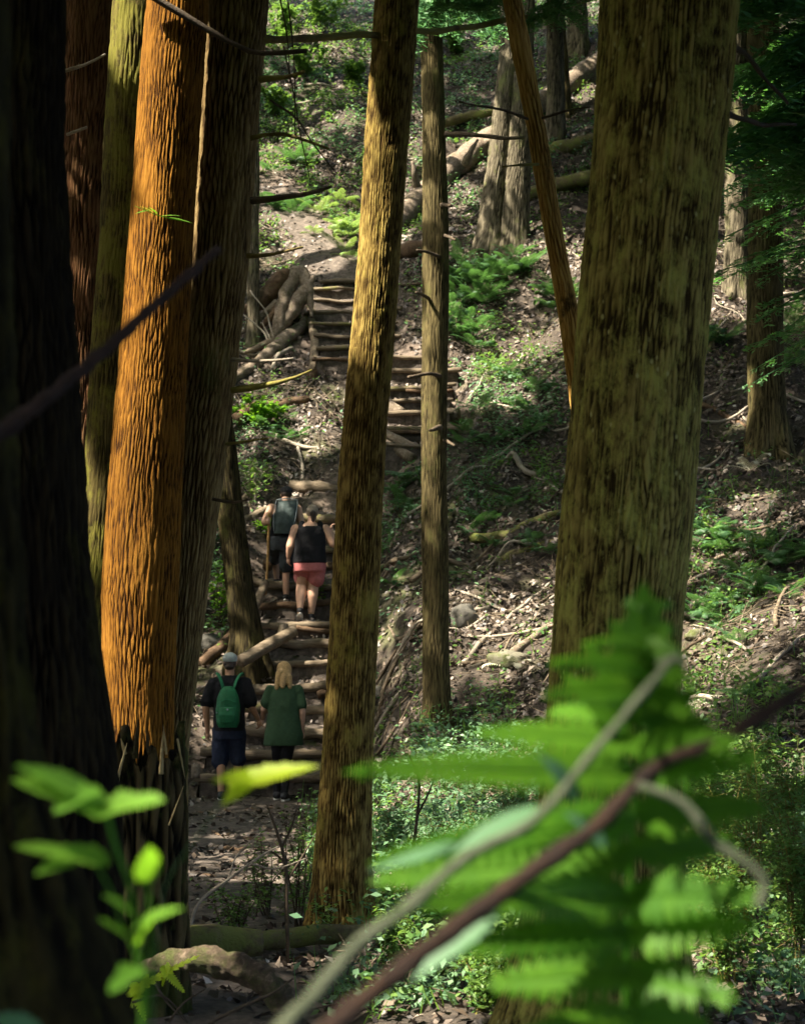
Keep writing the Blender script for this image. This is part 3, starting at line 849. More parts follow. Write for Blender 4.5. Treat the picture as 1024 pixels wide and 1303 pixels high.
# gnarled roots left of the upper steps
gr = thing('root_mass', 'gnarled grey root stump arching beside the narrow upper steps', 'root', hit(385, 430))
gl = np.array(gr.location)
D0 = hit(380, 425)[1] - .25
for pts, w, mat, low in [([(352, 455), (356, 420), (362, 378), (374, 349), (386, 352), (393, 376), (397, 404)], [10, 20, 26, 27, 22, 15, 4], 'log_pale', 0),
                    ([(346, 432), (366, 404), (382, 378), (392, 362), (399, 352)], [12, 22, 25, 16, 5], 'log_pale', 0),
                    ([(292, 494), (330, 468), (364, 440), (400, 414)], [14, 18, 24, 22], 'log_pale', 1),
                    ([(310, 458), (340, 446), (360, 424), (374, 402)], [6, 13, 19, 18], 'log_step', 1),
                    ([(314, 398), (338, 376), (358, 354), (368, 346)], [18, 30, 28, 16], 'log_rot', 0),
                    ([(326, 420), (345, 405), (366, 372)], [6, 12, 20], 'log_rot', 0),
                    ([(300, 430), (330, 408), (352, 384)], [5, 8, 12], 'log_step', 0),
                    ([(372, 352), (366, 385), (352, 412), (342, 440)], [10, 10, 8, 3], 'log_pale', 0),
                    ([(345, 480), (352, 462), (372, 452)], [5, 7, 6], 'twig_pale', 1),
                    ([(332, 410), (346, 440), (352, 468)], [2, 3, 3], 'twig_pale', 0), ([(318, 370), (338, 400), (348, 430)], [2, 3, 2], 'twig_pale', 0), ([(310, 400), (335, 425), (342, 452)], [2, 3, 2], 'twig_pale', 0)]:
    if low:
        p = gpts(pts, .12)
    else:
        p = [P(a_, b_, D0 - (.35 if max(w) < 4 else 0) + .5 * (430 - b_) / 130) for a_, b_ in pts]
    V, Q, T = tube_arrays(np.array(p) - gl, [x * .40 / FPX * D0 for x in w], n=90, segs=26, rough=.22, rscale=6, wob=.05, seed=len(pts))
    link('root', mesh_np('root', V, Q, T), M[mat], gr)

def ground_branch(label, pxs, w, mat, seed, name='fallen_branch', lift=.03, cat='branch', group=None):
    pts = gpts(pxs, lift)
    d = np.mean([p[1] for p in pts])
    rad = [w / 2 / FPX * d, w / 2 / FPX * d * .9, w / 2 / FPX * d * .5]
    return fallen(name, label, cat, pts, rad, mat, group, segs=9, rough=.25, rscale=6, wob=.05, seed=seed, n=26)
GB = 'dead branches lying on the slope'
for i, (lab, pxs, w, mat) in enumerate([
    ('long mossy branch across the slope below the ferns, beside the massive trunk', [(600, 690), (640, 684), (690, 664), (724, 652)], 13, 'log_moss'),
    ('dark branch over a hollow beside the massive trunk', [(640, 716), (680, 700), (715, 690)], 12, 'log_moss'),
    ('bleached branch pointing up the slope above the mossy rock', [(585, 850), (620, 815), (660, 780), (700, 745)], 7, 'twig_pale'),
    ('pale flat root lying behind the mossy rock', [(640, 845), (680, 815), (715, 790)], 12, 'log_pale'),
    ('fallen branch between the olive-brown and thin trunks', [(486, 722), (510, 714), (536, 706)], 7, 'log_step'),
    ('dark branch on the bank left of the shaggy trunk', [(890, 520), (920, 532), (955, 552)], 9, 'log_rot'),
    ('pale branch on the bank behind the massive trunk', [(878, 745), (900, 725), (926, 708)], 9, 'log_pale'),
    ('rotting log beside the leafy bush left of the trail', [(296, 540), (335, 520), (395, 512)], 18, 'log_rot'),
    ('grey root lying left of the hikers on the slope', [(300, 672), (335, 655), (352, 648)], 12, 'log_step'),
    ('bare root winding down the slope above the hikers', [(350, 560), (372, 566), (392, 572), (412, 570)], 6, 'twig_pale'),
    ('thin root reaching down the slope above the capped hiker with the stick', [(384, 615), (386, 600), (380, 570), (392, 560)], 5, 'twig_pale'),
    ('stick lying on the slope beside the middle steps', [(620, 590), (650, 572), (690, 545)], 4, 'twig_pale'),
    ('mossy green limb by the dark hollow behind the massive trunk', [(890, 458), (905, 440), (915, 410)], 8, 'log_moss'),
    ('weathered log lying left of the log steps below the leaning trunk', [(256, 850), (290, 822), (300, 800)], 16, 'log_rot'),
    ('pale plank-like log above the hikers at the top of the lower steps', [(372, 622), (400, 624), (436, 624)], 20, 'log_step'),
]):
    ground_branch(lab, pxs, w, mat, i + 40)
rr = random.Random(5)
for i in range(150):
    px, py = rr.uniform(300, 1020), rr.uniform(60, 930)
    a = hit(px, py)
    if path_mask(a[0], a[1]) > .2 or a[1] > 60: continue
    ang = rr.uniform(0, math.pi); L = rr.uniform(.5, 1.8)
    pts = []
    for t in (-.5, -.15, .2, .5):
        x = a[0] + math.cos(ang) * L * t + rr.uniform(-.08, .08); y = a[1] + math.sin(ang) * L * t + rr.uniform(-.08, .08)
        pts.append(on_ground(x, y, .02 + rr.uniform(0, .1)))
    r0 = rr.uniform(.012, .03) + .03 * rr.random() ** 4
    fallen('fallen_stick', 'thin dead stick lying among the leaf litter on the hillside', 'stick', pts, [r0, r0 * .8, r0 * .4], rr.choice(['twig_pale', 'log_step', 'twig_dark', 'twig_pale']), 'sticks strewn over the hillside', segs=6, n=12, seed=i, wob=.04)

rr = random.Random(9)
for i, (x0, x1, py) in enumerate([(238, 300, 1062), (262, 372, 1070), (236, 330, 1098), (285, 350, 1030), (240, 310, 1040), (300, 398, 1006), (236, 296, 1120), (262, 345, 1085)]):
    pts = []
    for t in np.linspace(0, 1, 5):
        p_ = hit(x0 + (x1 - x0) * t, py + rr.uniform(-6, 6)); p_[2] += .012 - .05 * abs(t - .5); pts.append(p_)
    r0 = rr.uniform(.022, .04)
    fallen('surface_root', 'worn bare root crossing the trodden flat trail', 'root', pts, [r0 * .6, r0, r0 * .5], 'log_rot', 'roots crossing the flat trail', segs=8, n=26, rough=.3, rscale=8, wob=.05, seed=i)

# ------------------------------------------------------------------ rocks
def rock(name, label, px, py, w, h, mat, seed, group=None):
    p = hit(px, py)
    d = p[1]
    rx = w / 2 / FPX * d; rz = h / 2 / FPX * d
    n, m = 14, 20
    V = []
    for i in range(n + 1):
        ph = math.pi * i / n
        for j in range(m):
            t = 2 * math.pi * j / m
            V.append((math.sin(ph) * math.cos(t), math.sin(ph) * math.sin(t), math.cos(ph)))
    V = np.array(V)
    V = V * (1 + .35 * perlin(V * 1.3 + seed * 5.1) + .14 * perlin(V * 3.4 + seed))[:, None]
    V = np.sign(V) * np.abs(V) ** .85 * np.array([rx, rx * .8, rz])
    o = link(name, mesh_np(name, V, grid_quads(n + 1, m)[:, ::-1], None, None, True), M[mat], None, p + np.array([0, 0, rz * .3]))
    o.rotation_euler = (0, 0, seed)
    tag(o, label, 'rock', group)
rock('boulder', 'dark round boulder on the slope right of the thin straight tree', 592, 794, 40, 34, 'rock', 1)
rock('boulder', 'moss-topped pale boulder beside the bleached branch', 645, 846, 60, 26, 'rock_moss', 2)
rock('boulder', 'grey boulder low on the dark bank left of the thin straight tree', 482, 890, 26, 22, 'rock', 3)
rock('boulder', 'mossy boulder half buried behind the massive trunk on the bank', 886, 812, 34, 16, 'rock_moss', 5)
rock('boulder', 'rounded rock at the trail edge beside the fair-haired hiker', 392, 960, 40, 30, 'rock_moss', 6)
rock('boulder', 'low dark rock beside the leaning trunk left of the trail', 268, 826, 44, 26, 'rock', 7)
rr = random.Random(15)
for i in range(26):
    px = rr.choice([rr.uniform(240, 330), rr.uniform(330, 420), rr.uniform(480, 640), rr.uniform(870, 1010)]); py = rr.uniform(380, 1010)
    rock('stone', 'small stone lying in the leaf litter', px, py, rr.uniform(6, 13), rr.uniform(5, 9), 'rock', 10 + i, 'small stones on the forest floor')

# ------------------------------------------------------------------ leaf litter and ground plants (nobody could count these)
def in_view(x, y, z, margin=.03):
    c, s = math.cos(PITCH), math.sin(PITCH)
    yy = y * c + (z - EYE) * s
    zz = -y * s + (z - EYE) * c
    return (yy > .2) & (np.abs(x) < (512 / FPX + margin) * yy) & (np.abs(zz) < (652 / FPX + margin) * yy)

def diamonds(C, N, size, aspect, yaw_rng, fold=.25):
    """flat pointed leaves: C centres, N normals"""
    n = len(C)
    N = N / np.linalg.norm(N, axis=1)[:, None]
    a = RNG.normal(size=(n, 3)) if yaw_rng is None else yaw_rng
    u = a - N * np.sum(a * N, 1)[:, None]; u /= np.linalg.norm(u, axis=1)[:, None] + 1e-9
    w = np.cross(N, u)
    s = size[:, None]
    lift = fold * s * N
    V = np.stack([C - u * s, C + w * s * aspect + lift, C + u * s, C - w * s * aspect + lift], 1).reshape(-1, 3)
    return V, np.arange(4 * n).reshape(-1, 4)

def normals_at(x, y):
    e = .15
    gx = (H(x + e, y) - H(x - e, y)) / (2 * e); gy = (H(x, y + e) - H(x, y - e)) / (2 * e)
    return np.stack([-gx, -gy, np.ones_like(gx)], -1)

def build_litter():
    n = 380000
    y = 8.5 + (62 - 8.5) * RNG.random(n) ** .85
    x = (RNG.random(n) * 2 - 1) * (.24 * y + 1.2)
    pm = np.maximum(path_mask(x, y), stair_zone(x, y))
    dens = np.clip(.62 + .8 * noise2(x, y, .7, 12) + .5 * noise2(x, y, 2.3, 13), .05, 1)
    keep = RNG.random(n) < dens * (1 - .72 * pm)
    x, y = x[keep], y[keep]
    n = len(x)
    z = H(x, y) + .012 + .03 * RNG.random(n)
    for k, (fa, fb, fn) in enumerate(FLIGHTS):
        fl, fr = flight_bounds(k, y)
        on = (y > fa) & (y < fb) & (x > fl) & (x < fr)
        z = np.where(on, stair_z(k, y) - .02 + .02 * RNG.random(n) + .16 * (((y - fa) / ((fb - fa) / fn)) % 1) * (fb - fa) / fn, z)
    N = normals_at(x, y) + RNG.normal(size=(n, 3)) * .55
    size = .014 + .032 * RNG.random(n) ** 1.7 + .0005 * y
    V, Q = diamonds(np.stack([x, y, z], -1), N, size, .55, None)
    r = np.clip(.34 + .25 * RNG.normal(size=n) + .12 * noise2(x, y, .5, 14), 0, 1)
    o = link('leaf_litter', mesh_np('leaf_litter', V, Q, None, {'rnd': np.repeat(r, 4)}, False), M['litter'])
    o['kind'] = 'stuff'
    tag(o, 'brown fallen leaves carpeting the hillside', 'leaves')
build_litter()

def herb_density(x, y):
    g = .0 * x
    def blob(cx, cy, rx, ry, a):
        return a * np.exp(-((x - cx) / rx) ** 2 - ((y - cy) / ry) ** 2)
    for px, py, wx, wy, a in [(560, 1010, 110, 60, 1.5), (640, 1000, 80, 50, 1.2), (520, 1080, 80, 50, 1.2), (600, 1130, 90, 60, .9), (960, 1060, 90, 110, 1.5), (900, 980, 60, 50, .8), (1000, 1200, 70, 70, 1.0),
                              (350, 1060, 50, 40, 1.3), (370, 1120, 70, 45, 1.3), (300, 1150, 60, 30, .8), (560, 1260, 90, 50, .9), (620, 1220, 60, 40, .8),
                              (320, 560, 26, 50, 1.2), (660, 530, 50, 50, .9), (600, 400, 40, 60, .8), (360, 150, 60, 110, 1.1), (420, 40, 90, 60, 1.1), (430, 290, 50, 40, 1.2), (360, 210, 40, 40, .7),
                              (640, 640, 60, 40, .6), (520, 610, 40, 30, .9), (900, 700, 60, 60, .5), (600, 480, 70, 40, .7), (670, 590, 50, 50, .6), (280, 780, 30, 60, .6), (500, 640, 30, 60, .5), (590, 60, 60, 70, .6), (960, 880, 70, 40, .35)]:
        c = hit(px, py)
        s = c[1] / FPX
        cl = np.array([hit(px, py + wy)[1], hit(px, py - wy)[1]])
        g = g + blob(c[0], c[1], wx * s, max(.4, (cl[1] - cl[0]) / 2), a)
    return g

def build_herbs():
    n = 420000
    y = 8.8 + (58 - 8.8) * RNG.random(n) ** 1.15
    x = (RNG.random(n) * 2 - 1) * (.23 * y + .8)
    pm = np.maximum(path_mask(x, y), stair_zone(x, y))
    dens = 1.25 * herb_density(x, y) + .30 * sstep(35, 44, y) + .05
    clump = np.clip(.35 + 1.5 * noise2(x, y, 1.5, 15) + .9 * noise2(x, y, 4.5, 16), 0, 1.3)
    keep = RNG.random(n) < dens * clump * (1 - pm) * 2.2
    x, y = x[keep], y[keep]; n = len(x)
    hgt = RNG.random(n) ** 1.4 * np.clip(.14 + .22 * noise2(x, y, .8, 17) + .12, .06, .42)
    z = H(x, y) + .02 + hgt
    N = np.stack([RNG.normal(size=n) * .5, RNG.normal(size=n) * .5 - .2, np.ones(n)], -1)
    size = .014 + .03 * RNG.random(n) ** 1.6 + .0007 * np.maximum(y - 12, 0)
    V, Q = diamonds(np.stack([x, y, z], -1), N, size, .5, None, .15)
    r = np.clip(.40 + .25 * RNG.normal(size=n) + .3 * noise2(x, y, .6, 18), 0, 1)
    warm = noise2(x, y, .35, 19) + .15 * RNG.normal(size=n) + .25 * (x > 1.2) > .05
    for nm, m, mt, lab in (('ground_cover', warm, 'herb', 'low yellow-green leafy plants covering the ground'), ('ground_cover', ~warm, 'herb_cool', 'low blue-green leafy plants covering the ground')):
        vi = np.repeat(m, 4)
        o = link(nm, mesh_np(nm, V[vi], np.arange(vi.sum()).reshape(-1, 4), None, {'rnd': np.repeat(r[m], 4)}, False), M[mt])
        o['kind'] = 'stuff'
        tag(o, lab, 'plants')
    # stems and grass-like twigs of the ground cover
    k = RNG.choice(n, min(n, 9000), replace=False)
    k = k[(y[k] < 30)]
    mx = Mix()
    b = np.stack([x[k], y[k], H(x[k], y[k]) - .01], -1)
    t = np.stack([x[k] + RNG.normal(size=len(k)) * .06, y[k] + RNG.normal(size=len(k)) * .06, z[k] + .02 + .10 * RNG.random(len(k)) ** 3], -1)
    wv = np.stack([np.full(len(k), .0025), np.full(len(k), .0015), np.zeros(len(k))], -1) * (1 + .06 * y[k])[:, None]
    V = np.stack([b - wv, b + wv, t + wv * .4, t - wv * .4], 1).reshape(-1, 3)
    mx.add(V, np.arange(len(V)).reshape(-1, 4), a=np.repeat(RNG.random(len(k)), 4))
    o = link('plant_stems', mx.mesh('plant_stems', False), M['herb']); o['kind'] = 'stuff'
    tag(o, 'fine green stems of the low ground plants', 'plants')
build_herbs()

def build_twig_tangle():
    n = 11000
    y = 9 + 38 * RNG.random(n); x = (RNG.random(n) * 2 - 1) * (.22 * y + .5)
    keep = (path_mask(x, y) < .2) & (noise2(x, y, .5, 21) > -.05) & (stair_zone(x, y) < .1)
    x, y = x[keep], y[keep]; n = len(x)
    ang = RNG.random(n) * 6.28; L = .10 + .45 * RNG.random(n) ** 2
    rad = .0025 + .005 * RNG.random(n) + .00012 * y
    x2, y2 = x + np.cos(ang) * L, y + np.sin(ang) * L
    a = np.stack([x, y, H(x, y) + .02 + .05 * RNG.random(n)], -1)
    b = np.stack([x2, y2, H(x2, y2) + .03 + .20 * RNG.random(n) ** 2], -1)
    m = (a + b) / 2 + RNG.normal(size=(n, 3)) * .035
    u = b - a; u /= np.linalg.norm(u, axis=1)[:, None]
    p = np.cross(u, [0, 0, 1.0]); p /= np.linalg.norm(p, axis=1)[:, None]; q = np.cross(u, p)
    ring = []
    for c, s in ((a, 1), (m, .8), (b, .35)):
        for k in range(3):
            t = 2.094 * k
            ring.append(c + (rad * s)[:, None] * (math.cos(t) * p + math.sin(t) * q))
    V = np.stack(ring, 1).reshape(-1, 3)
    base = np.arange(n)[:, None, None] * 9
    Q1 = np.array([[i * 3 + j, i * 3 + (j + 1) % 3, (i + 1) * 3 + (j + 1) % 3, (i + 1) * 3 + j] for i in (0, 1) for j in range(3)])[None]
    o = link('twig_litter', mesh_np('twig_litter', V, (base + Q1).reshape(-1, 4)), M['log_step'])
    o['kind'] = 'stuff'
    tag(o, 'fine dead twigs littering the forest floor', 'twigs')
build_twig_tangle()

# ------------------------------------------------------------------ hillside ferns
def frond_mesh(L, pairs, width, arch, seed, tip_w=.02):
    mx = Mix()
    t = np.linspace(0, 1, 14)
    ax = np.stack([L * t * np.cos(arch * t * .9), 0 * t, L * (.62 * t - arch * .55 * t ** 2)], -1)
    V, Q, T = tube_arrays(ax, [.006, .004, .0015], n=12, segs=4)
    mx.add(V, Q, T, .55)
    rr = random.Random(seed)
    for i in range(pairs):
        f = .16 + .84 * i / pairs
        c = np.array([np.interp(f, t, ax[:, k]) for k in range(3)])
        dv = np.array([np.interp(min(1, f + .05), t, ax[:, k]) for k in range(3)]) - c; dv /= np.linalg.norm(dv)
        w = width * math.sin(math.pi * (f ** .75)) ** .8 * rr.uniform(.85, 1.1) + tip_w * (1 - f)
        for s in (-1, 1):
            out = np.array([dv[0] * .35, s, dv[2] * .35 - .18]); out /= np.linalg.norm(out)
            tip = c + out * w
            bw = dv * (L / pairs * .27)
            mid = c + out * w * .5 + np.array([0, 0, .012])
            mx.add(np.array([c - bw * .8, c + bw * .8, mid + bw, mid - bw * .9, tip]), [(0, 1, 2, 3)], [(3, 2, 4)], min(1, max(0, rr.gauss(.5, .2))))
    return mx.mesh('frond', False)
M['fern_sunlit'] = leaf_mat('fern_sunlit', (.12, .22, .06), (.30, .40, .14), (.28, .42, .08), .38)  # lighter fern colour with the clearing's sunlight painted in
FRONDS = [frond_mesh(.62, 19, .12, a, i) for i, a in enumerate((.75, .95, 1.15, .6))]
for f in FRONDS: f.materials.append(M['fern'])
SUNLIT_FRONDS = [m_.copy() for m_ in FRONDS]
for m_ in SUNLIT_FRONDS:
    m_.materials.clear(); m_.materials.append(M['fern_sunlit'])
DRYF = [frond_mesh(.7, 16, .08, 1.0, 9)]
DRYF[0].materials.append(M['frond_dry'])

def fern(px, py, size, seed, label, group, meshes=FRONDS, nf=None, name='fern'):
    rr = random.Random(seed)
    p = hit(px, py); p[2] -= .02
    root = thing(name, label, 'fern', p, group)
    n = nf or rr.randint(6, 9)
    nrm = normals_at(np.array([p[0]]), np.array([p[1]]))[0]
    for i in range(n):
        o = link('frond', rr.choice(meshes), None, root)
        o.rotation_euler = (rr.uniform(-.15, .15), rr.uniform(-.35, .15), 6.283 * i / n + rr.uniform(-.3, .3))
        s = size * rr.uniform(.7, 1.15)
        o.scale = (s, s, s)
FG = 'green ferns growing on the hillside'
FLAB = 'green fern with arching fronds growing from the hillside leaf litter'
rr = random.Random(21)
def fern_patch(px, py, wx, wy, n, s0, s1, lab=FLAB, grp=FG, **kw):
    for i in range(n):
        fern(px + rr.gauss(0, wx), py + rr.gauss(0, wy), rr.uniform(s0, s1), rr.randint(0, 9999), lab, grp, **kw)
fern_patch(595, 360, 22, 18, 13, 1.0, 1.5, 'green arching fern by the foot of the grey twin trunks, downhill side', 'ferns by the foot of the grey twin trunks, downhill side')
fern_patch(590, 400, 16, 22, 9, .9, 1.4, 'green arching fern by the slope right of the thin straight tree', 'ferns by the slope right of the thin straight tree')
fern_patch(640, 345, 26, 10, 6, .9, 1.3, 'green arching fern by the leaf litter just below the grey twin trunks', 'ferns by the leaf litter just below the grey twin trunks')
fern_patch(690, 380, 18, 14, 5, .9, 1.3, 'green arching fern by the slope left of the leaning snag', 'ferns by the slope left of the leaning snag')
fern_patch(655, 520, 30, 22, 10, .7, 1.1, 'green arching fern by the slope right of the middle log steps', 'ferns by the slope right of the middle log steps')
fern_patch(615, 552, 16, 10, 5, .7, 1.0, 'green arching fern by the edge of the middle log steps, lowest side', 'ferns by the edge of the middle log steps, lowest side')
fern_patch(640, 680, 26, 12, 5, .5, .8, 'green arching fern by the long mossy branch beside the massive trunk', 'ferns by the long mossy branch beside the massive trunk')
fern_patch(700, 700, 10, 16, 3, .5, .8, 'green arching fern by the dark hollow touching the massive trunk', 'ferns by the dark hollow touching the massive trunk')
fern_patch(520, 625, 16, 12, 6, .7, 1.0, 'green arching fern by the bank between olive-brown and thin trunks', 'ferns by the bank between olive-brown and thin trunks')
fern_patch(912, 690, 22, 12, 6, .7, 1.0, 'green arching fern by the bank beside the right edge of the massive trunk', 'ferns by the bank beside the right edge of the massive trunk')
fern_patch(985, 705, 26, 12, 7, .8, 1.1, 'green arching fern by the bank below the shaggy brown trunk', 'ferns by the bank below the shaggy brown trunk')
fern_patch(905, 780, 22, 18, 8, .7, 1.0, 'green arching fern by the half-buried mossy boulder on the bank', 'ferns by the half-buried mossy boulder on the bank')
fern_patch(965, 745, 24, 14, 7, .7, 1.0, 'green arching fern by the middle of the right-hand bank', 'ferns by the middle of the right-hand bank')
fern_patch(418, 292, 20, 16, 7, .8, 1.2, 'green arching fern by the sunlit clearing above the upper steps', 'ferns by the sunlit clearing above the upper steps', meshes=SUNLIT_FRONDS)
fern_patch(370, 268, 14, 8, 5, 1.0, 1.4, 'green arching fern by the trail edge above the gnarled root stump', 'ferns by the trail edge above the gnarled root stump')
fern_patch(350, 210, 18, 16, 5, 1.0, 1.3, 'green arching fern by the upper slope above the clearing', 'ferns by the upper slope above the clearing')
fern_patch(440, 310, 14, 10, 4, 1.0, 1.3, 'green arching fern by the head of the upper log steps', 'ferns by the head of the upper log steps', meshes=SUNLIT_FRONDS)
fern_patch(1010, 440, 14, 14, 4, .9, 1.2, 'green arching fern by the slope right of the shaggy brown trunk', 'ferns by the slope right of the shaggy brown trunk')
fern_patch(920, 440, 16, 10, 3, .8, 1.1, 'green arching fern by the slope between massive and shaggy trunks', 'ferns by the slope between massive and shaggy trunks')
fern_patch(355, 540, 20, 18, 5, .6, .9, 'green arching fern by the rotting log left of the trail', 'ferns by the rotting log left of the trail')
fern_patch(480, 735, 8, 20, 4, .5, .7, 'green arching fern by the right edge of the olive-brown trunk', 'ferns by the right edge of the olive-brown trunk')
fern_patch(402, 760, 8, 14, 3, .4, .6, 'green arching fern by the steps beside the pink-shorts hiker', 'ferns by the steps beside the pink-shorts hiker')
fern_patch(275, 720, 10, 40, 5, .6, .9, 'green arching fern by the leaning trunk left of the trail', 'ferns by the leaning trunk left of the trail')
fern_patch(580, 960, 60, 20, 8, .45, .7, 'green arching fern by the flat ground behind the low feathery bushes', 'ferns by the flat ground behind the low feathery bushes')
fern_patch(640, 1040, 50, 30, 7, .4, .6, 'green arching fern by the low feathery bushes beside the massive trunk', 'ferns by the low feathery bushes beside the massive trunk')
fern_patch(910, 1000, 30, 20, 5, .4, .6, 'green arching fern by the wiry bushes at the foot of the bank', 'ferns by the wiry bushes at the foot of the bank')
fern_patch(620, 660, 60, 40, 5, .6, .9, 'green arching fern by the open slope right of the thin trunk', 'ferns by the open slope right of the thin trunk')
fern_patch(1000, 900, 30, 20, 3, .5, .7, 'green arching fern by the bare leaf litter on the lower right bank', 'ferns by the bare leaf litter on the lower right bank')
fern(885, 905, .8, 3, 'pale dry fern with drooping fronds right of the massive trunk', None, DRYF, 9, 'dry_fern')
fern(655, 850, .85, 5, 'pale dry fern sprawling over the moss-topped boulder', None, DRYF, 9, 'dry_fern')
fern(955, 600, .9, 8, 'pale wispy fern at the foot of the shaggy brown trunk', None, DRYF, 8, 'dry_fern')

# ------------------------------------------------------------------ shrubs and saplings
def shrub(name, label, px, py, hpx, wpx, leaves, mat, seed, leaf=.03, stem_mat='twig_dark', group=None, nst=7, asp=.5):
    rr = np.random.default_rng(seed)
    p = hit(px, py); d = p[1]
    Hh = hpx / FPX * d; W = wpx / 2 / FPX * d
    root = thing(name, label, 'shrub', p, group)
    tips = []
    mx = Mix()
    for i in range(nst):
        a = rr.random() * 6.28; r = W * rr.random() ** .6
        top = np.array([math.cos(a) * r, math.sin(a) * r, Hh * rr.uniform(.55, 1.0)])
        mid = top * np.array([.35, .35, .55]) + rr.normal(size=3) * .05 * Hh
        V, Q, T = tube_arrays([np.array([rr.normal() * .03, rr.normal() * .03, -.05]), mid, top], [.006, .0045, .0015], n=9, segs=5)
        mx.add(V, Q, T)
        c = smooth_path([np.zeros(3), mid, top], 12)
        for j in range(3, 12):
            for q in range(2):
                tp = c[j] + rr.normal(size=3) * np.array([.22, .22, .12]) * Hh * .5
                V, Q, T = tube_arrays([c[j], (c[j] + tp) / 2 + rr.normal(size=3) * .01, tp], [.0025, .002, .0008], n=4, segs=3, caps=False)
                mx.add(V, Q)
                tips.append((c[j], tp))
    link('stem', mx.mesh('stem'), M[stem_mat], root)
    if leaves:
        k = rr.integers(0, len(tips), leaves)
        f = rr.random(leaves)[:, None] ** .6
        A = np.array([t[0] for t in tips])[k]; B = np.array([t[1] for t in tips])[k]
        C = A + (B - A) * f + rr.normal(size=(leaves, 3)) * .02
        N = np.stack([rr.normal(size=leaves) * .5, rr.normal(size=leaves) * .5, np.ones(leaves)], -1)
        V, Q = diamonds(C, N, leaf * (.6 + .8 * rr.random(leaves)), asp, rr.normal(size=(leaves, 3)), .2)
        link('foliage', mesh_np('foliage', V, Q, None, {'rnd': np.repeat(np.clip(.5 + .25 * rr.normal(size=leaves), 0, 1), 4)}, False), M[mat], root)
    return root
shrub('leafy_bush', 'bright leafy bush on the slope beside the rotting log', 330, 545, 40, 70, 700, 'leaf_bright', 1, .05)
shrub('leafy_bush', 'tangled grey-green bush above the hiker with the walking stick', 322, 640, 60, 70, 260, 'herb', 2, .04, 'twig_pale', nst=12)
shrub('leafy_bush', 'small bright plant beside the leaning trunk at the trail edge', 283, 800, 90, 40, 220, 'leaf_bright', 3, .045)
shrub('leafy_bush', 'low bush right of the leaning trunk beside the walking stick', 346, 690, 34, 40, 180, 'leaf_bright', 4, .04)
shrub('leafy_bush', 'clump of leaves between the pink-shorts hiker and the olive-brown trunk', 406, 775, 50, 20, 160, 'leaf_bright', 5, .035)
for i, (px, py, h, w) in enumerate([(905, 1180, 230, 80), (950, 1200, 260, 110), (1000, 1150, 220, 90), (1015, 1240, 220, 90), (890, 1120, 160, 60), (970, 1090, 150, 90), (925, 1260, 180, 90)]):
    shrub('wiry_bush', 'wiry yellow-green bush growing at the foot of the bank right of the fern', px, py, h, w, 2600, 'herb', 30 + i, .016, 'twig_moss', 'wiry bushes at the foot of the bank', 10)
for i, (px, py, h, w) in enumerate([(560, 1120, 90, 110), (620, 1110, 80, 100), (510, 1100, 80, 70), (660, 1080, 90, 80), (590, 1190, 80, 120), (540, 1270, 70, 110), (610, 1290, 80, 100), (500, 1230, 60, 90)]):
    shrub('low_bush', 'low feathery bush on the flat between the olive-brown and massive trunks', px, py, h, w, 1700, 'herb_cool' if i < 4 else 'herb', 50 + i, .018, 'twig_moss', 'low bushes beside the massive trunk', 8, .35)
for i, (px, py, h, w) in enumerate([(340, 1170, 110, 90), (380, 1180, 150, 80), (300, 1190, 70, 90), (415, 1195, 60, 60)]):
    shrub('low_bush', 'sparse twiggy bush in front of the olive-brown trunk', px, py, h, w, 420, 'herb', 70 + i, .018, 'twig_dark', 'twiggy bushes in front of the olive-brown trunk', 8)
for i, (px, py, h, w) in enumerate([(360, 60, 60, 60), (410, 40, 70, 70), (450, 110, 40, 50), (350, 150, 40, 40), (580, 75, 50, 60), (620, 40, 50, 60), (390, 100, 40, 50), (960, 60, 60, 60), (1005, 100, 60, 60)]):
    shrub('hill_sapling', 'bright leafy sapling high on the sunlit slope', px, py, h, w, 620, 'herb', 90 + i, .075, 'twig_dark', 'saplings high on the slope')
def bare_twig(label, pxs, d, w, mat, sub=(), group=None):
    pts = [P(a, b, d) for a, b in pxs]
    loc = pts[0].copy(); loc[2] = float(H(loc[0], loc[1]))
    root = thing('bare_sapling', label, 'sapling', loc, group)
    V, Q, T = tube_arrays(np.array([loc] + pts) - loc, [w / 2 / FPX * d, w / 2 / FPX * d, w / 4 / FPX * d], n=30, segs=7, rough=.2, rscale=10, wob=.015)
    link('stem', mesh_np('stem', V, Q, T), M[mat], root)
    for s in sub:
        V, Q, T = tube_arrays(np.array([P(a, b, d) for a, b in s]) - loc, [w * .35 / FPX * d, w * .28 / FPX * d, w * .1 / FPX * d], n=14, segs=5, wob=.012)
        link('twig', mesh_np('twig', V, Q, T), M[mat], root)
bare_twig('bare forked sapling in front of the fair-haired hiker', [(366, 1180), (364, 1110), (352, 1060), (340, 1025)], 11.4, 5, 'twig_dark',
          [[(366, 1120), (385, 1090), (402, 1060)], [(364, 1100), (345, 1085), (322, 1082)], [(358, 1080), (372, 1050), (380, 1020)]])
bare_twig('pale twig tangle left of the bare forked sapling', [(248, 1160), (290, 1120), (330, 1090), (352, 1078)], 11.0, 4, 'twig_pale', [[(290, 1120), (300, 1090), (330, 1060)], [(320, 1100), (350, 1105), (392, 1090)]])
bare_twig('thin dead stem standing right of the olive-brown trunk', [(520, 1160), (524, 1090), (534, 1000), (520, 960)], 12.0, 5, 'twig_dark', [[(524, 1090), (505, 1120), (480, 1150)], [(530, 1040), (545, 1010), (556, 980)]])
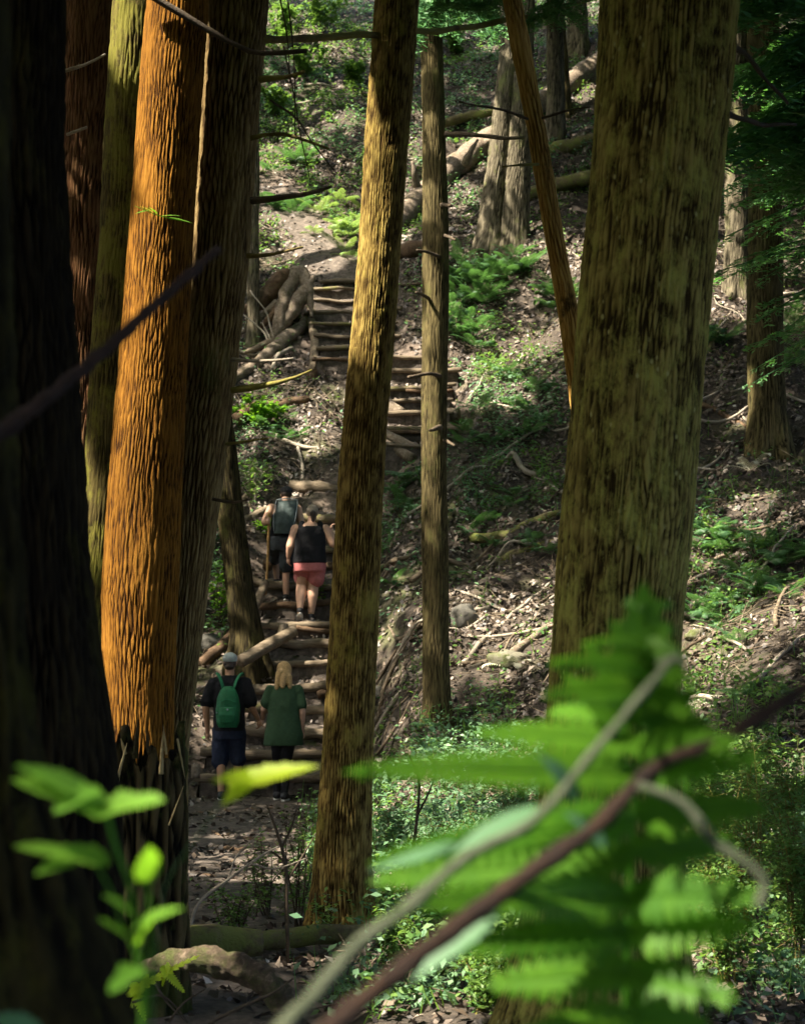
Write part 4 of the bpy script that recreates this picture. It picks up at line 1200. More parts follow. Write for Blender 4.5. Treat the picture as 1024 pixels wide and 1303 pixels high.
bare_twig('forked dead stick in front of the arched bark slab', [(262, 1310), (300, 1285), (345, 1265), (372, 1245)], 8.2, 5, 'twig_dark', [[(215, 1300), (235, 1275), (262, 1258)], [(200, 1250), (215, 1275), (240, 1302)], [(345, 1290), (390, 1285), (440, 1275)], [(170, 1275), (205, 1265), (225, 1280), (240, 1300)]])

# ------------------------------------------------------------------ hemlock boughs hanging into view
def bough_mesh(start, end, droop, seed, dens=1.0, wid=.42):
    rr = np.random.default_rng(seed)
    start = np.asarray(start, float); end = np.asarray(end, float)
    L = np.linalg.norm(end - start)
    mid = (start + end) / 2 + np.array([0, 0, droop * .5])
    c = smooth_path([start, mid, end], max(8, int(L / .05)))
    mx = Mix()
    V, Q, T = tube_arrays(c, [.02, .012, .003], n=14, segs=5)
    mx.add(V, Q, T, 0.0)
    ax = (end - start) / L
    side = np.cross(ax, [0, 0, 1.0]); side /= np.linalg.norm(side)
    Cs, Us, Ss, Ns = [], [], [], []
    for j in range(3, len(c)):
        f = j / len(c)
        for s in (-1, 1):
            if rr.random() > dens: continue
            tl = wid * L ** .5 * (1 - f * .75) * rr.uniform(.6, 1.1)
            dv = side * s * rr.uniform(.6, 1) + ax * .7 + np.array([0, 0, rr.uniform(-.45, .05)])
            dv /= np.linalg.norm(dv)
            m = max(3, int(tl / .035))
            for q in range(m):
                g = (q + 1) / m
                pt = c[j] + dv * tl * g + np.array([0, 0, -.16 * tl * g * g])
                for s2 in (-1, 1):
                    pv = np.cross(dv, [0, 0, 1.0]) * s2 + dv * .8
                    Cs.append(pt + pv * .02 + rr.normal(size=3) * .006); Us.append(pv); Ss.append(.036 * rr.uniform(.7, 1.3)); Ns.append((rr.normal() * .3, rr.normal() * .3, 1))
    if Cs:
        V, Q = diamonds(np.array(Cs), np.array(Ns), np.array(Ss), .34, np.array(Us), .05)
        mx.add(V, Q, a=np.repeat(np.clip(.45 + .25 * rr.normal(size=len(Cs)), 0, 1), 4))
    return mx.mesh('bough', False)

BOUGH = [bough_mesh((0, 0, 0), (2.0, 0, 0), .22, 100 + i, .92, .42) for i in range(7)] + [bough_mesh((0, 0, 0), (2.0, 0, 0), .22, 200 + i, .4, .3) for i in range(3)]
for m_ in BOUGH: m_.materials.append(M['needle'])
from mathutils import Matrix
def add_bough(root, loc, s0, e0, rr, thin=False):
    x = Vector(np.asarray(e0) - np.asarray(s0)); L = x.length; x.normalize()
    z = (Vector((rr.uniform(-.3, .3), rr.uniform(-.5, .2), 1)) - x * 0); z = (z - x * z.dot(x)).normalized(); y = z.cross(x)
    o = link('bough', rr.choice(BOUGH[7:] if thin else BOUGH[:7]), None, root)
    m = Matrix((x * L / 2, y * (L / 2) ** .5, z * (L / 2) ** .5)).transposed().to_4x4(); m.translation = Vector(np.asarray(s0) - loc)
    o.matrix_local = m
hx = thing('hemlock_tree', 'dark green hemlock whose drooping boughs hang right of the massive trunk', 'tree', on_ground(4.9, 19.0))
hl = np.array(hx.location)
V, Q, T = tube_arrays([np.zeros(3), (0, .1, 5), (.1, .1, 13)], [.26, .2, .05], n=30, segs=20, rough=.08)
link('trunk', mesh_np('trunk', V, Q, T, {'rnd': np.full(len(V), .6)}), M['bark_thin'], hx)
rr = random.Random(31)
for i in range(95):
    py0 = rr.uniform(-140, 215)
    px1, py1 = rr.uniform(900, 1040), py0 + rr.uniform(10, 75)
    if py1 > 262: continue
    s0 = np.array([hl[0], hl[1], P(1100, py0, 19)[2]]); e0 = P(px1, py1, rr.uniform(14.5, 20.5))
    add_bough(hx, hl, s0, e0, rr)
for i in range(26):
    py0 = rr.uniform(200, 420)
    e0 = P(rr.uniform(905, 1015), py0 + rr.uniform(10, 80), rr.uniform(17, 20)); s0 = np.array([hl[0], hl[1], P(1100, py0, 19)[2]])
    add_bough(hx, hl, s0, e0, rr, True)
for i in range(15):
    s0 = np.array([P(550, 0, 22)[0], 21.8, P(550, rr.uniform(-70, -5), 22)[2]])
    e0 = P(rr.choice([rr.uniform(500, 545), rr.uniform(570, 720), rr.uniform(560, 660)]), rr.uniform(-30, 52), rr.uniform(20.0, 21.5))
    add_bough(T7r, T7l, s0, e0, rr)
for i in range(9):
    s0 = P(rr.uniform(560, 760), rr.uniform(0, 20), 14.5); e0 = s0 + np.array([rr.uniform(-.3, .3), rr.uniform(-.5, -.1), rr.uniform(-.25, -.05)])
    add_bough(T5r, T5l, s0, e0, rr)

# ------------------------------------------------------------------ crowns: shaped to shade the ground; gaps cut so sun reaches chosen spots
BEAMS = []
def beam(p, r): BEAMS.append((np.asarray(p, float), r))
for px, py, r in [(205, 330, .16), (232, 420, .14), (228, 500, .16), (195, 530, .22), (190, 610, .16), (180, 700, .24), (172, 790, .22), (165, 870, .26), (160, 930, .2), (215, 200, .12), (226, 60, .12), (200, 440, .12)]:
    beam(P(px, py, 11.05), r)
for px, py, r in [(420, 285, 1.5), (380, 335, .9), (445, 300, 1.3), (600, 205, 1.3), (560, 245, .8), (360, 200, 1.0), (560, 470, .6), (610, 480, .5), (640, 510, .6), (430, 400, .5), (960, 640, .35), (885, 700, .5), (660, 820, .4), (400, 60, .9), (350, 20, .9), (440, 150, .5), (730, 330, .9), (690, 290, .6), (400, 560, .4), (395, 690, .35), (350, 660, .3),
                  (540, 1120, .7), (360, 1120, .4), (560, 1030, .7), (640, 1010, .7), (960, 1080, .8), (1000, 1000, .6), (920, 1150, .5), (600, 1280, .5), (500, 1060, .4), (620, 1230, .3), (540, 1240, .3), (480, 1180, .3), (980, 1090, .5), (930, 960, .35), (880, 1180, .3), (560, 1000, .5), (640, 960, .45), (880, 905, .25), (520, 560, .4), (740, 120, .5), (620, 60, .4), (980, 560, .3)]:
    beam(hit(px, py), r)
for px, py, d, r in [(280, 1215, 8.8, .22), (220, 1225, 8.85, .16), (345, 990, 2.2, .2), (800, 930, 1.8, .30), (800, 1180, 1.8, .3), (620, 1030, 1.75, .2), (930, 1030, 1.75, .2), (300, 995, 2.2, .12), (115, 1000, 1.75, .2), (150, 1120, 1.75, .18), (960, 130, 19, .5), (990, 60, 19, .4), (720, 1000, 1.8, .1)]:
    beam(P(px, py, d), r)
SHADED = [(P(830 - .1 * py, py, 8.1), .38) for py in range(0, 900, 130)] + [(P(495 - .08 * py, py, 12.8), .32) for py in range(0, 900, 130)]     # added shade: no random gaps along the sun line to these trunks
SD = np.array(SUN_DIR)
SU = np.cross(SD, [0, 0, 1.0]); SU /= np.linalg.norm(SU); SW = np.cross(SD, SU)
def leaf_ok(C):
    ok = ~in_view(C[:, 0], C[:, 1], C[:, 2], .035)
    for p, r in BEAMS:
        q = C - p
        s = q @ SD
        dist = np.linalg.norm(q - s[:, None] * SD, axis=1)
        ok &= ~((dist < r) & (s > 0))
    a, b = C @ SU, C @ SW
    gap = .35 * noise2(a, b, .35, 31) + .55 * noise2(a, b, 1.6, 32) + .55 * noise2(a, b, 3.6, 33)
    shade = np.zeros(len(C), bool)
    for p, r in SHADED:
        q = C - p
        s_ = q @ SD
        shade |= (np.linalg.norm(q - s_[:, None] * SD, axis=1) < r) & (s_ > 0)
    ok &= (gap < .50) | shade
    return ok

def crown_mesh(loc, top, height, R, seed, z0, nclus=230, per=11, leaf=.19):
    rr = np.random.default_rng(seed)
    z = z0 + (loc[2] + height - z0) * rr.random(nclus) ** 1.1
    f = (z - z0) / (loc[2] + height - z0)
    rad = R * np.clip(1.15 - f, .1, 1) ** .7 * np.sqrt(rr.random(nclus))
    a = rr.random(nclus) * 6.283
    C = np.stack([top[0] + rad * np.cos(a), top[1] + rad * np.sin(a), z], -1)
    G = C.copy()
    for _ in range(4):
        G = G - SD * ((G[:, 2] - Hbase(G[:, 0], G[:, 1])) / SD[2])[:, None]
    near = in_view(G[:, 0], G[:, 1], G[:, 2], .02)
    cnt = np.where(near, 19, 6)
    L = np.repeat(C, cnt, 0) + rr.normal(size=(cnt.sum(), 3)) * np.array([.34, .34, .12])
    sz = np.repeat(np.where(near, .125, leaf * 1.35), cnt)
    k_ = leaf_ok(L); L = L[k_]; sz = sz[k_]
    if len(L) < 8: return None
    N = np.stack([rr.normal(size=len(L)) * .45, rr.normal(size=len(L)) * .45, np.ones(len(L))], -1)
    V, Q = diamonds(L - loc, N, sz * (.7 + .7 * rr.random(len(L))), .55, rr.normal(size=(len(L), 3)), .15)
    return mesh_np('crown', V, Q, None, {'rnd': np.repeat(rr.random(len(L)), 4)}, False)

for i, (root, loc, top, height, R) in enumerate(ALL_CROWNS):
    zt = EYE + .36 * (loc[1] + R) + .3
    z0 = max(zt, loc[2] + 3.5)
    if z0 > loc[2] + height - 2: z0 = loc[2] + height - 3
    me = crown_mesh(loc, top, height, R, 900 + i, z0, nclus=int(27 * R * R))
    if me: link('crown', me, M['crown'], root)

def far_tree(x, y, h, R, seed, z_low=4.0, ncl=240):  # unseen trees added so that their crowns shade the view
    loc = on_ground(x, y)
    root = thing('shade_tree', 'tall leafy forest tree added out of view for its shade', 'tree', loc, 'unseen forest trees added for shade')
    V, Q, T = tube_arrays([(0, 0, -.3), (.1, .05, h * .5), (.2, .1, h)], [.28, .18, .04], n=24, segs=14, rough=.1, seed=seed)
    link('trunk', mesh_np('trunk', V, Q, T, {'rnd': np.full(len(V), .6)}), M['bark_thin'], root)
    me = crown_mesh(loc, loc, h, R, seed, loc[2] + z_low, ncl, 10, .25)
    if me: link('crown', me, M['crown'], root)
rr = random.Random(77)
spots = []
for y in np.arange(-9, 62, 4.2):
    for side in (-1, 1):
        for k in range(3 if side < 0 else 1):
            x = side * (.235 * max(y, 0) + 2.6 + 4.2 * k + rr.uniform(-.8, .8))
            spots.append((x, y + rr.uniform(-1.4, 1.4)))
for x in (-2.0, 2.2, 0.3):
    spots.append((x, -4.5 + rr.uniform(-1, 1)))
for px_, y_ in ((232, 38.5), (225, 46), (222, 53), (830, 36), (826, 46)):
    far_tree((px_ - 512) / FPX * y_, y_, 20, 6.0, int(3000 + px_ + y_), 4.0, 900)  # extra trees added to shade the upper slope, stems hidden behind nearer trunks
for i, (x, y) in enumerate(spots):
    if abs(x) < 3.2 and 0 < y < 4: continue
    for _ in range(6):
        hit_any = False
        for p_, r_ in BEAMS:
            t_ = ((x - p_[0]) * SD[0] + (y - p_[1]) * SD[1]) / (SD[0] ** 2 + SD[1] ** 2)
            if 0 < t_ * SD[2] < 20 and math.hypot(p_[0] + SD[0] * t_ - x, p_[1] + SD[1] * t_ - y) < r_ + .3: hit_any = True
        if not hit_any: break
        x -= .5 if x < 0 else -.5
    big = y > 24 and abs(x) < .235 * y + 5
    far_tree(x, y, rr.uniform(14, 19), rr.uniform(5.0, 6.5) if big else rr.uniform(2.6, 3.4), 2000 + i, ncl=860 if big else 240)

# ------------------------------------------------------------------ foreground: bracken frond, branches, broad leaves
def leaf_blade(length, width, teeth, mat_r=.5, lobes=0, fold=.15, curl=.1, n=26):
    t = np.linspace(0, 1, n)
    w = width * np.sin(math.pi * np.clip(t, 0, 1) ** .7) ** .8 * (1 - .3 * t)
    if lobes: w = w * (1 + .32 * np.cos(t * math.pi * 2 * lobes))
    saw = 1 - .22 * ((t * teeth) % 1.0)
    w = np.maximum(w * saw, .0005)
    V = []
    for s in (-1, -.5, 0, .5, 1):
        V.append(np.stack([t * length, s * w, abs(s) * w * fold - curl * length * t ** 2], -1))
    V = np.array(V).reshape(-1, 3)
    return mesh_np('pinna', V, grid_quads(5, n, False), None, {'rnd': np.full(len(V), mat_r)})

def aim(o, base, tip, up=(0, -.6, 1)):
    x = Vector(tip) - Vector(base); L = x.length; x.normalize()
    z = Vector(up); z = (z - x * z.dot(x)).normalized(); y = z.cross(x)
    from mathutils import Matrix
    m = Matrix((x, y, z)).transposed().to_4x4(); m.translation = Vector(base)
    o.matrix_local = m
    return L

def pinnate_blade(length, width, pairs, r=.5):
    """pinna made of small toothed leaflets that merge towards the tip"""
    mx = Mix()
    V, Q, T = tube_arrays([(0, 0, 0), (length * .5, 0, -.01 * length), (length, 0, -.06 * length)], [.0018, .0012, .0005], n=8, segs=5)
    mx.add(V, Q, T, r)
    for i in range(pairs):
        f = .03 + .95 * i / pairs
        w = width * (1 - f) ** .55 * (.55 + .45 * min(1, f * 6))
        bw = length / pairs * .53
        for s in (-1, 1):
            x0 = f * length; z0 = -.06 * length * f * f
            pts = [(x0 - bw * .8, 0, z0), (x0 + bw, 0, z0), (x0 + bw * 1.4, s * w * .55, z0 + .003), (x0 + bw * 1.5, s * w * 1.04, z0 - .002), (x0 + bw * .7, s * w * .95, z0 - .001), (x0 - bw * .5, s * w * .5, z0 + .003)]
            q = [(0, 1, 2, 5), (5, 2, 3, 4)] if s > 0 else [(0, 5, 2, 1), (5, 4, 3, 2)]
            mx.add(pts, q, a=min(1, max(0, r + random.uniform(-.25, .25))))
    tip = [(length * .95, -width * .16, -.055 * length), (length * .95, width * .16, -.055 * length), (length * 1.02, 0, -.065 * length)]
    mx.add(tip, None, [(0, 1, 2)], r)
    return mx.mesh('pinna')

def bracken():
    d = 1.8
    base = np.array([.19, 1.85, float(H(.19, 1.85))])
    root = thing('bracken_fern', 'large blurred bright green bracken frond close in front of the massive trunk', 'fern', base)
    axis_px = [(822, 748), (818, 830), (812, 930), (806, 1040), (800, 1160), (796, 1290), (794, 1400)]
    ax = [P(a, b, d + .02 * i) for i, (a, b) in enumerate(axis_px)] + [base + np.array([0, 0, .05]), base - np.array([0, 0, .05])]
    link('stalk', mesh_np('stalk', *tube_arrays(np.array(ax) - base, [.0012, .002, .003, .004, .005, .005], n=40, segs=7)[:2]), M['fern_fg'], root)
    spec = [(770, 800, 776, 842, 780, 14), (792, 782, 800, 850, 806, 18), (818, 758, 824, 858, 832, 24), (846, 722, 846, 874, 858, 28), (876, 712, 886, 888, 896, 32), (905, 706, 912, 908, 925, 34),
            (945, 600, 925, 925, 925, 34), (985, 452, 968, 966, 975, 40), (1040, 492, 1078, 962, 1030, 44), (1090, 470, 1108, 940, 1075, 44), (1140, 520, 1156, 955, 1130, 40), (1185, 570, 1212, 955, 1190, 40), (1235, 630, 1258, 935, 1262, 40), (1290, 660, 1310, 900, 1320, 40)]
    for i, (py, lx, ly, rx, ry, hw) in enumerate(spec):
        b = P(np.interp(py, [748, 1290], [822, 796]), py, d + .01)
        for k, (tx, ty) in enumerate(((lx, ly), (rx, ry))):
            e = P(tx + random.uniform(-14, 14), ty + random.uniform(-16, 16), d + random.uniform(-.16, .12))
            L = np.linalg.norm(e - b)
            me = pinnate_blade(L, hw / FPX * d * 1.15, max(7, int(L / .013)), random.uniform(.2, .9))
            o = link('pinna', me, M['fern_fg'] , root)
            aim(o, b - base, e - base, (random.uniform(-.3, .3), -1.0, random.uniform(.5, .9)))
    for (px, py, tx, ty, hw) in [(812, 925, 823, 740, 60), (806, 900, 745, 815, 22), (818, 900, 872, 828, 22), (800, 930, 718, 852, 26), (822, 930, 888, 872, 26), (806, 860, 776, 786, 16), (818, 860, 850, 790, 16)]:
        a, e = P(px, py, 1.81), P(tx, ty, 1.80)
        me = leaf_blade(np.linalg.norm(e - a), hw / FPX * 1.8, 9, random.uniform(.3, .8), n=40); me.name = 'pinna'
        o = link('pinna', me, M['fern_fg'], root); aim(o, a - base, e - base, (random.uniform(-.2, .2), -1, .5))
    for (px, py, tx, ty, hw) in [(735, 1018, 690, 955, 26), (770, 1075, 722, 1030, 26), (640, 1155, 520, 1240, 24), (600, 1075, 470, 1098, 16), (690, 1030, 560, 1080, 22)]:
        a, e = P(px, py, 1.72), P(tx, ty, 1.70)
        me = leaf_blade(np.linalg.norm(e - a), hw / FPX * 1.7, 9, .6)
        o = link('leaflet', me, M['leaf_blue'], root); aim(o, a - base, e - base, (0, -.7, 1))
bracken()

def fg_branch(label, pxs, d0, d1, w0, w1, mat, forks=(), seed=0, rest=None):
    n = len(pxs)
    pts = [P(a, b, dd) for (a, b), dd in zip(pxs, np.linspace(d0, d1, n))]
    loc = pts[0].copy()
    root = thing('dead_branch', label, 'branch', loc)
    V, Q, T = tube_arrays(np.array(pts) - loc, [w0 / 2 / FPX * d0, (w0 + w1) / 4 / FPX * (d0 + d1) / 2, w1 / 2 / FPX * d1], n=110, segs=14, rough=.4, rscale=40, wob=.010, seed=seed)
    link('limb', mesh_np('limb', V, Q, T), M[mat], root)
    for f, fw0, fw1, dd in forks:
        V, Q, T = tube_arrays(np.array([P(a, b, dd) for a, b in f]) - loc, [fw0 / 2 / FPX * dd, (fw0 + fw1) / 4 / FPX * dd, fw1 / 2 / FPX * dd], n=40, segs=10, rough=.2, rscale=30, wob=.004)
        link('fork', mesh_np('fork', V, Q, T), M['twig_grey'] if fw0 < 20 else M[mat], root)
    return root
fg_branch('dark red-brown branch crossing in front of the bracken frond', [(330, 1400), (430, 1303), (520, 1225), (640, 1130), (760, 1040), (838, 966), (920, 935), (1030, 868), (1150, 790)], 1.62, 1.75, 30, 15, 'twig_red',
          [([(812, 998), (870, 1022), (910, 1070), (955, 1102), (972, 1124), (966, 1152)], 12, 15, 1.68)], 3)
fg_branch('pale grey-green branch with an angled tip crossing the bracken frond', [(330, 1340), (400, 1262), (455, 1200), (520, 1150), (600, 1082), (680, 1038), (760, 945), (846, 842)], 1.5, 1.66, 22, 10, 'twig_grey',
          [([(838, 848), (856, 838), (872, 846)], 16, 9, 1.66)], 5)
fg_branch('dark slanting twig across the black-shaded and orange trunks', [(-60, 585), (0, 555), (70, 502), (140, 440), (210, 372), (278, 308)], 2.5, 2.75, 24, 12, 'twig_red', (), 7)

def left_plant():
    d = 1.75
    base = on_ground(-.28, 1.75)
    root = thing('leafy_seedling', 'blurred seedling with broad lit green leaves in front of the broken stump', 'plant', base)
    def stem(pxs, w, dd=d):
        pts = [P(a, b, dd) for a, b in pxs]
        V, Q, T = tube_arrays(np.array(pts + [base]) - base, [w / 2 / FPX * dd] * 3, n=24, segs=6)
        link('stem', mesh_np('stem', V, Q, T), M['leaf_bright'], root)
    stem([(135, 1030), (148, 1080), (166, 1130), (178, 1220), (180, 1310)], 6)
    stem([(190, 1110), (190, 1180), (184, 1310)], 4)
    stem([(120, 1095), (150, 1160), (178, 1310)], 3.5)
    for (ax, ay), (bx, by), hw, mat, lob in [((140, 1032), (20, 985), 30, 'leaf_bright', 1), ((130, 1030), (205, 1012), 28, 'leaf_bright', 1), ((120, 1015), (24, 968), 22, 'leaf_bright', 0), ((118, 1000), (70, 1030), 24, 'leaf_bright', 1),
                                   ((140, 1096), (22, 1070), 20, 'leaf_bright', 1), ((100, 1090), (46, 1108), 16, 'leaf_bright', 0), ((190, 1125), (188, 1072), 19, 'leaf_bright', 0), ((170, 1180), (228, 1150), 14, 'leaf_bright', 0), ((176, 1170), (135, 1135), 18, 'leaf_bright', 0), ((170, 1200), (130, 1165), 18, 'leaf_bright', 1), ((175, 1230), (140, 1260), 20, 'leaf_bright', 1), ((178, 1200), (196, 1160), 14, 'leaf_bright', 0),
                                   ((60, 1330), (-10, 1290), 30, 'leaf_blue', 0)]:
        a, e = P(ax, ay, d), P(bx, by, d - .04)
        me = leaf_blade(np.linalg.norm(e - a), 1.2 * hw / FPX * d, 7, random.uniform(.2, .9), lob, .2, .08); me.name = 'leaf'
        o = link('leaf', me, M[mat], root); aim(o, a - base, e - base, (0, -.8, 1))
left_plant()
def yellow_sprig():
    d = 2.2
    base = on_ground(-.27, 2.2)
    root = thing('leafy_seedling', 'blurred yellow-green leaf on a thin stalk below the hand-holding couple', 'plant', base)
    pts = [P(285, 1010, d), P(262, 1050, d), P(232, 1090, d), P(205, 1150, d), P(196, 1300, d)]
    V, Q, T = tube_arrays(np.array(pts + [base]) - base, [.0008, .001, .001], n=24, segs=6)
    link('stem', mesh_np('stem', V, Q, T), M['herb'], root)
    for (ax, ay), (bx, by), hw in [((290, 1000), (404, 970), 24), ((330, 990), (270, 992), 18), ((320, 992), (282, 1024), 15)]:
        a, e = P(ax, ay, d), P(bx, by, d - .03)
        me = leaf_blade(np.linalg.norm(e - a), hw / FPX * d, 5, .6, 0, .2, .05); me.name = 'leaf'
        o = link('leaf', me, M['leaf_yellow'], root); aim(o, a - base, e - base, (0, -.75, 1))
yellow_sprig()
# lit fern sprig on the arched slab
fs = thing('small_fern', 'small sunlit yellow-green fern frond hanging over the arched bark slab', 'fern', P(180, 1250, 8.65))
fl_ = np.array(fs.location)
for (ax, ay), (bx, by), hw in [((160, 1268), (250, 1212), 12), ((205, 1230), (236, 1262), 9), ((170, 1250), (185, 1300), 10), ((190, 1240), (160, 1290), 9), ((215, 1225), (205, 1255), 7)]:
    a, e = P(ax, ay, 8.6), P(bx, by, 8.6)
    o = link('frond', pinnate_blade(np.linalg.norm(e - a), hw / FPX * 8.6, 12, .7), M['leaf_yellow'], fs); aim(o, a - fl_, e - fl_, (-.3, -.6, 1))
# sprig in front of the orange tree
sp = thing('leafy_twig', 'thin twig with a few small green leaves in front of the orange trunk', 'twig', P(240, 282, 10.6))
sl_ = np.array(sp.location)
V, Q, T = tube_arrays([np.zeros(3), P(205, 275, 10.5) - sl_, P(172, 262, 10.4) - sl_], [.004, .003, .0015], n=10, segs=5)
link('stem', mesh_np('stem', V, Q, T), M['leaf_bright'], sp)
for (ax, ay), (bx, by) in [((205, 275), (230, 272)), ((215, 277), (246, 281)), ((190, 268), (172, 270)), ((195, 270), (178, 260)), ((200, 272), (190, 262))]:
    a, e = P(ax, ay, 10.45), P(bx, by, 10.4)
    me = leaf_blade(np.linalg.norm(e - a), 4 / FPX * 10.4, 3, .7); me.name = 'leaf'
    o = link('leaf', me, M['leaf_bright'], sp); aim(o, a - sl_, e - sl_, (0, -.4, 1))

# ------------------------------------------------------------------ people
def capsule(p0, r0, p1, r1, n=12, m=5, sq=1.0):
    p0 = np.asarray(p0, float); p1 = np.asarray(p1, float)
    ax = p1 - p0; L = np.linalg.norm(ax); ax = ax / (L + 1e-9)
    u = np.cross(ax, [0, 1.0, 0.01]); u /= np.linalg.norm(u); w = np.cross(ax, u)
    rows = []
    for k in range(m + 1):
        a = math.pi / 2 * (1 - k / m)
        rows.append((p0 - ax * r0 * math.sin(a), r0 * math.cos(a)))
    for k in range(m + 1):
        a = math.pi / 2 * k / m
        rows.append((p1 + ax * r1 * math.sin(a), r1 * math.cos(a)))
    th = np.linspace(0, 2 * math.pi, n, endpoint=False)
    V = np.array([c + max(r, .0005) * (np.cos(t) * u + sq * np.sin(t) * w) for c, r in rows for t in th])
    Q = grid_quads(len(rows), n)
    a = len(V)
    V = np.vstack([V, rows[0][0], rows[-1][0]])
    T = []
    e = (len(rows) - 1) * n
    for j in range(n):
        T.append((a, (j + 1) % n, j)); T.append((a + 1, e + j, e + (j + 1) % n))
    return V, Q, np.array(T)

def ellipsoid(c, r, n=18, m=12):
    V, Q, T = capsule((0, 0, -.001), 1, (0, 0, .001), 1, n, m // 2)
    return V * np.asarray(r) + np.asarray(c), Q, T

def loft(rings, n=28):
    """rings: (z, rx, ry, cx, cy)"""
    th = np.linspace(0, 2 * math.pi, n, endpoint=False)
    V = np.array([(cx + rx * np.sign(math.cos(t)) * abs(math.cos(t)) ** .85, cy + ry * np.sign(math.sin(t)) * abs(math.sin(t)) ** .85, z) for z, rx, ry, cx, cy in rings for t in th])
    Q = grid_quads(len(rings), n)
    a = len(V)
    z0, z1 = rings[0], rings[-1]
    V = np.vstack([V, (z0[3], z0[4], z0[0]), (z1[3], z1[4], z1[0])])
    T = []
    e = (len(rings) - 1) * n
    for j in range(n):
        T.append((a, (j + 1) % n, j)); T.append((a + 1, e + j, e + (j + 1) % n))
    return V, Q, np.array(T)

FOLD = bpy.data.textures.new('cloth_folds', 'CLOUDS')
FOLD.noise_scale = .09
def skinned(name, pieces, mat, parent, voxel=.010, smooth=4, folds=0.0):
    mx = Mix()
    for V, Q, T in pieces: mx.add(V, Q, T)
    o = link(name, mx.mesh(name), mat, parent)
    r = o.modifiers.new('join', 'REMESH'); r.mode = 'VOXEL'; r.voxel_size = voxel; r.use_smooth_shade = True
    s = o.modifiers.new('smooth', 'SMOOTH'); s.factor = .5; s.iterations = smooth
    if folds:
        f = o.modifiers.new('folds', 'DISPLACE'); f.texture = FOLD; f.strength = folds; f.mid_level = .5; f.texture_coords = 'LOCAL'
    return o

def hand(wrist, dirv, side, curl=.6, s=1.0):
    """palm and five unequal bent fingers; dirv points from wrist to knuckles"""
    w = np.asarray(wrist, float); d = np.asarray(dirv, float); d /= np.linalg.norm(d)
    across = np.array([0, 1.0, 0]) - d * d[1]
    if np.linalg.norm(across) < .2: across = np.array([1.0, 0, 0]) - d * d[0]
    across /= np.linalg.norm(across)
    palm_n = np.cross(d, across) * (-side)
    out = [capsule(w, .026 * s, w + d * .075 * s, .034 * s, 12, 4, .55)]
    for k, (o, L) in enumerate(((.028, .068), (.010, .078), (-.009, .073), (-.026, .058))):
        a = w + d * .082 * s + across * o * s
        b = a + (d * math.cos(curl * .6) + palm_n * math.sin(curl * .6)) * L * .55 * s
        c = b + (d * math.cos(curl * 1.7) + palm_n * math.sin(curl * 1.7)) * L * .5 * s
        out += [capsule(a - d * .02, .0105 * s, b, .0095 * s, 8, 3), capsule(b, .0095 * s, c, .008 * s, 8, 3)]
    a = w + d * .028 * s + across * .028 * s
    b = a + (d * .6 + across * .7 + palm_n * .3) * .04 * s
    c = b + (d * .85 + across * .2 + palm_n * .4) * .032 * s
    out += [capsule(a, .014 * s, b, .0115 * s, 8, 3), capsule(b, .0115 * s, c, .0095 * s, 8, 3)]
    return out

def limb(pts, radii):
    return [capsule(pts[i], radii[i], pts[i + 1], radii[i + 1], 14, 5) for i in range(len(pts) - 1)]

def foot(ankle, yaw=0.0, pitch=0.0, s=1.0):
    a = np.asarray(ankle, float)
    f = np.array([math.sin(yaw), math.cos(yaw) * math.cos(pitch), -math.sin(pitch)])
    return [capsule(a + np.array([0, -.035, -.045]), .038 * s, a + f * .11 + np.array([0, 0, -.048]), .040 * s, 12, 4, .9), capsule(a + f * .10 + np.array([0, 0, -.052]), .040 * s, a + f * .165 + np.array([0, 0, -.056]), .032 * s, 12, 4, .8), capsule(a, .04 * s, a + np.array([0, -.02, -.04]), .04 * s, 10, 4)]

def shoe(ankle, yaw, pitch, root, up, sole):
    a = np.asarray(ankle, float)
    f = np.array([math.sin(yaw), math.cos(yaw) * math.cos(pitch), -math.sin(pitch)])
    z = np.array([0, 0, 1.0])
    o = skinned('shoe', [capsule(a - .045 * f - z * .04, .046, a + f * .12 - z * .045, .046, 12, 4, .95), capsule(a + f * .11 - z * .048, .045, a + f * .18 - z * .054, .036, 12, 4, .8), capsule(a - z * .01, .048, a - .02 * f - z * .04, .046, 12, 4)], M[up], root, .010, 3)
    mx = Mix()
    w = np.cross(f, z); w /= np.linalg.norm(w)
    V = []
    for hz in (-.098, -.076):
        for t in np.linspace(0, 2 * math.pi, 20, endpoint=False):
            V.append(a + f * (.065 + .15 * math.cos(t)) + w * .046 * math.sin(t) * (1.05 + .1 * math.cos(t)) + z * hz)
    V = np.array(V); Q = grid_quads(2, 20)
    c0, c1 = V[:20].mean(0), V[20:].mean(0)
    T = [(40, (j + 1) % 20, j) for j in range(20)] + [(41, 20 + j, 20 + (j + 1) % 20) for j in range(20)]
    mx.add(np.vstack([V, c0, c1]), Q, T)
    link('sole', mx.mesh('sole'), M[sole], o)

def head_pieces(c, turn=0.0, tilt=0.0):
    """head looking along +y (turned by turn)"""
    c = np.asarray(c, float)
    f = np.array([math.sin(turn), math.cos(turn), -.12]); r = np.array([math.cos(turn), -math.sin(turn), 0])
    z = np.array([0, 0, 1.0])
    out = [ellipsoid(c + z * .025, (.077, .093, .098)), ellipsoid(c + f * .025 - z * .05, (.058, .062, .068)),
           capsule(c + f * .088 + z * .015, .010, c + f * .108 - z * .022, .015, 8, 3),
           capsule(c + f * .086 - r * .022 - z * .060, .009, c + f * .086 + r * .022 - z * .060, .009, 8, 3)]
    for s in (-1, 1):
        out.append(ellipsoid(c + r * s * .079 - z * .005, (.011, .022, .031), 10, 8))
        out.append(ellipsoid(c + r * s * .031 + f * .078 + z * .02, (.013, .012, .011), 10, 8))
    return out

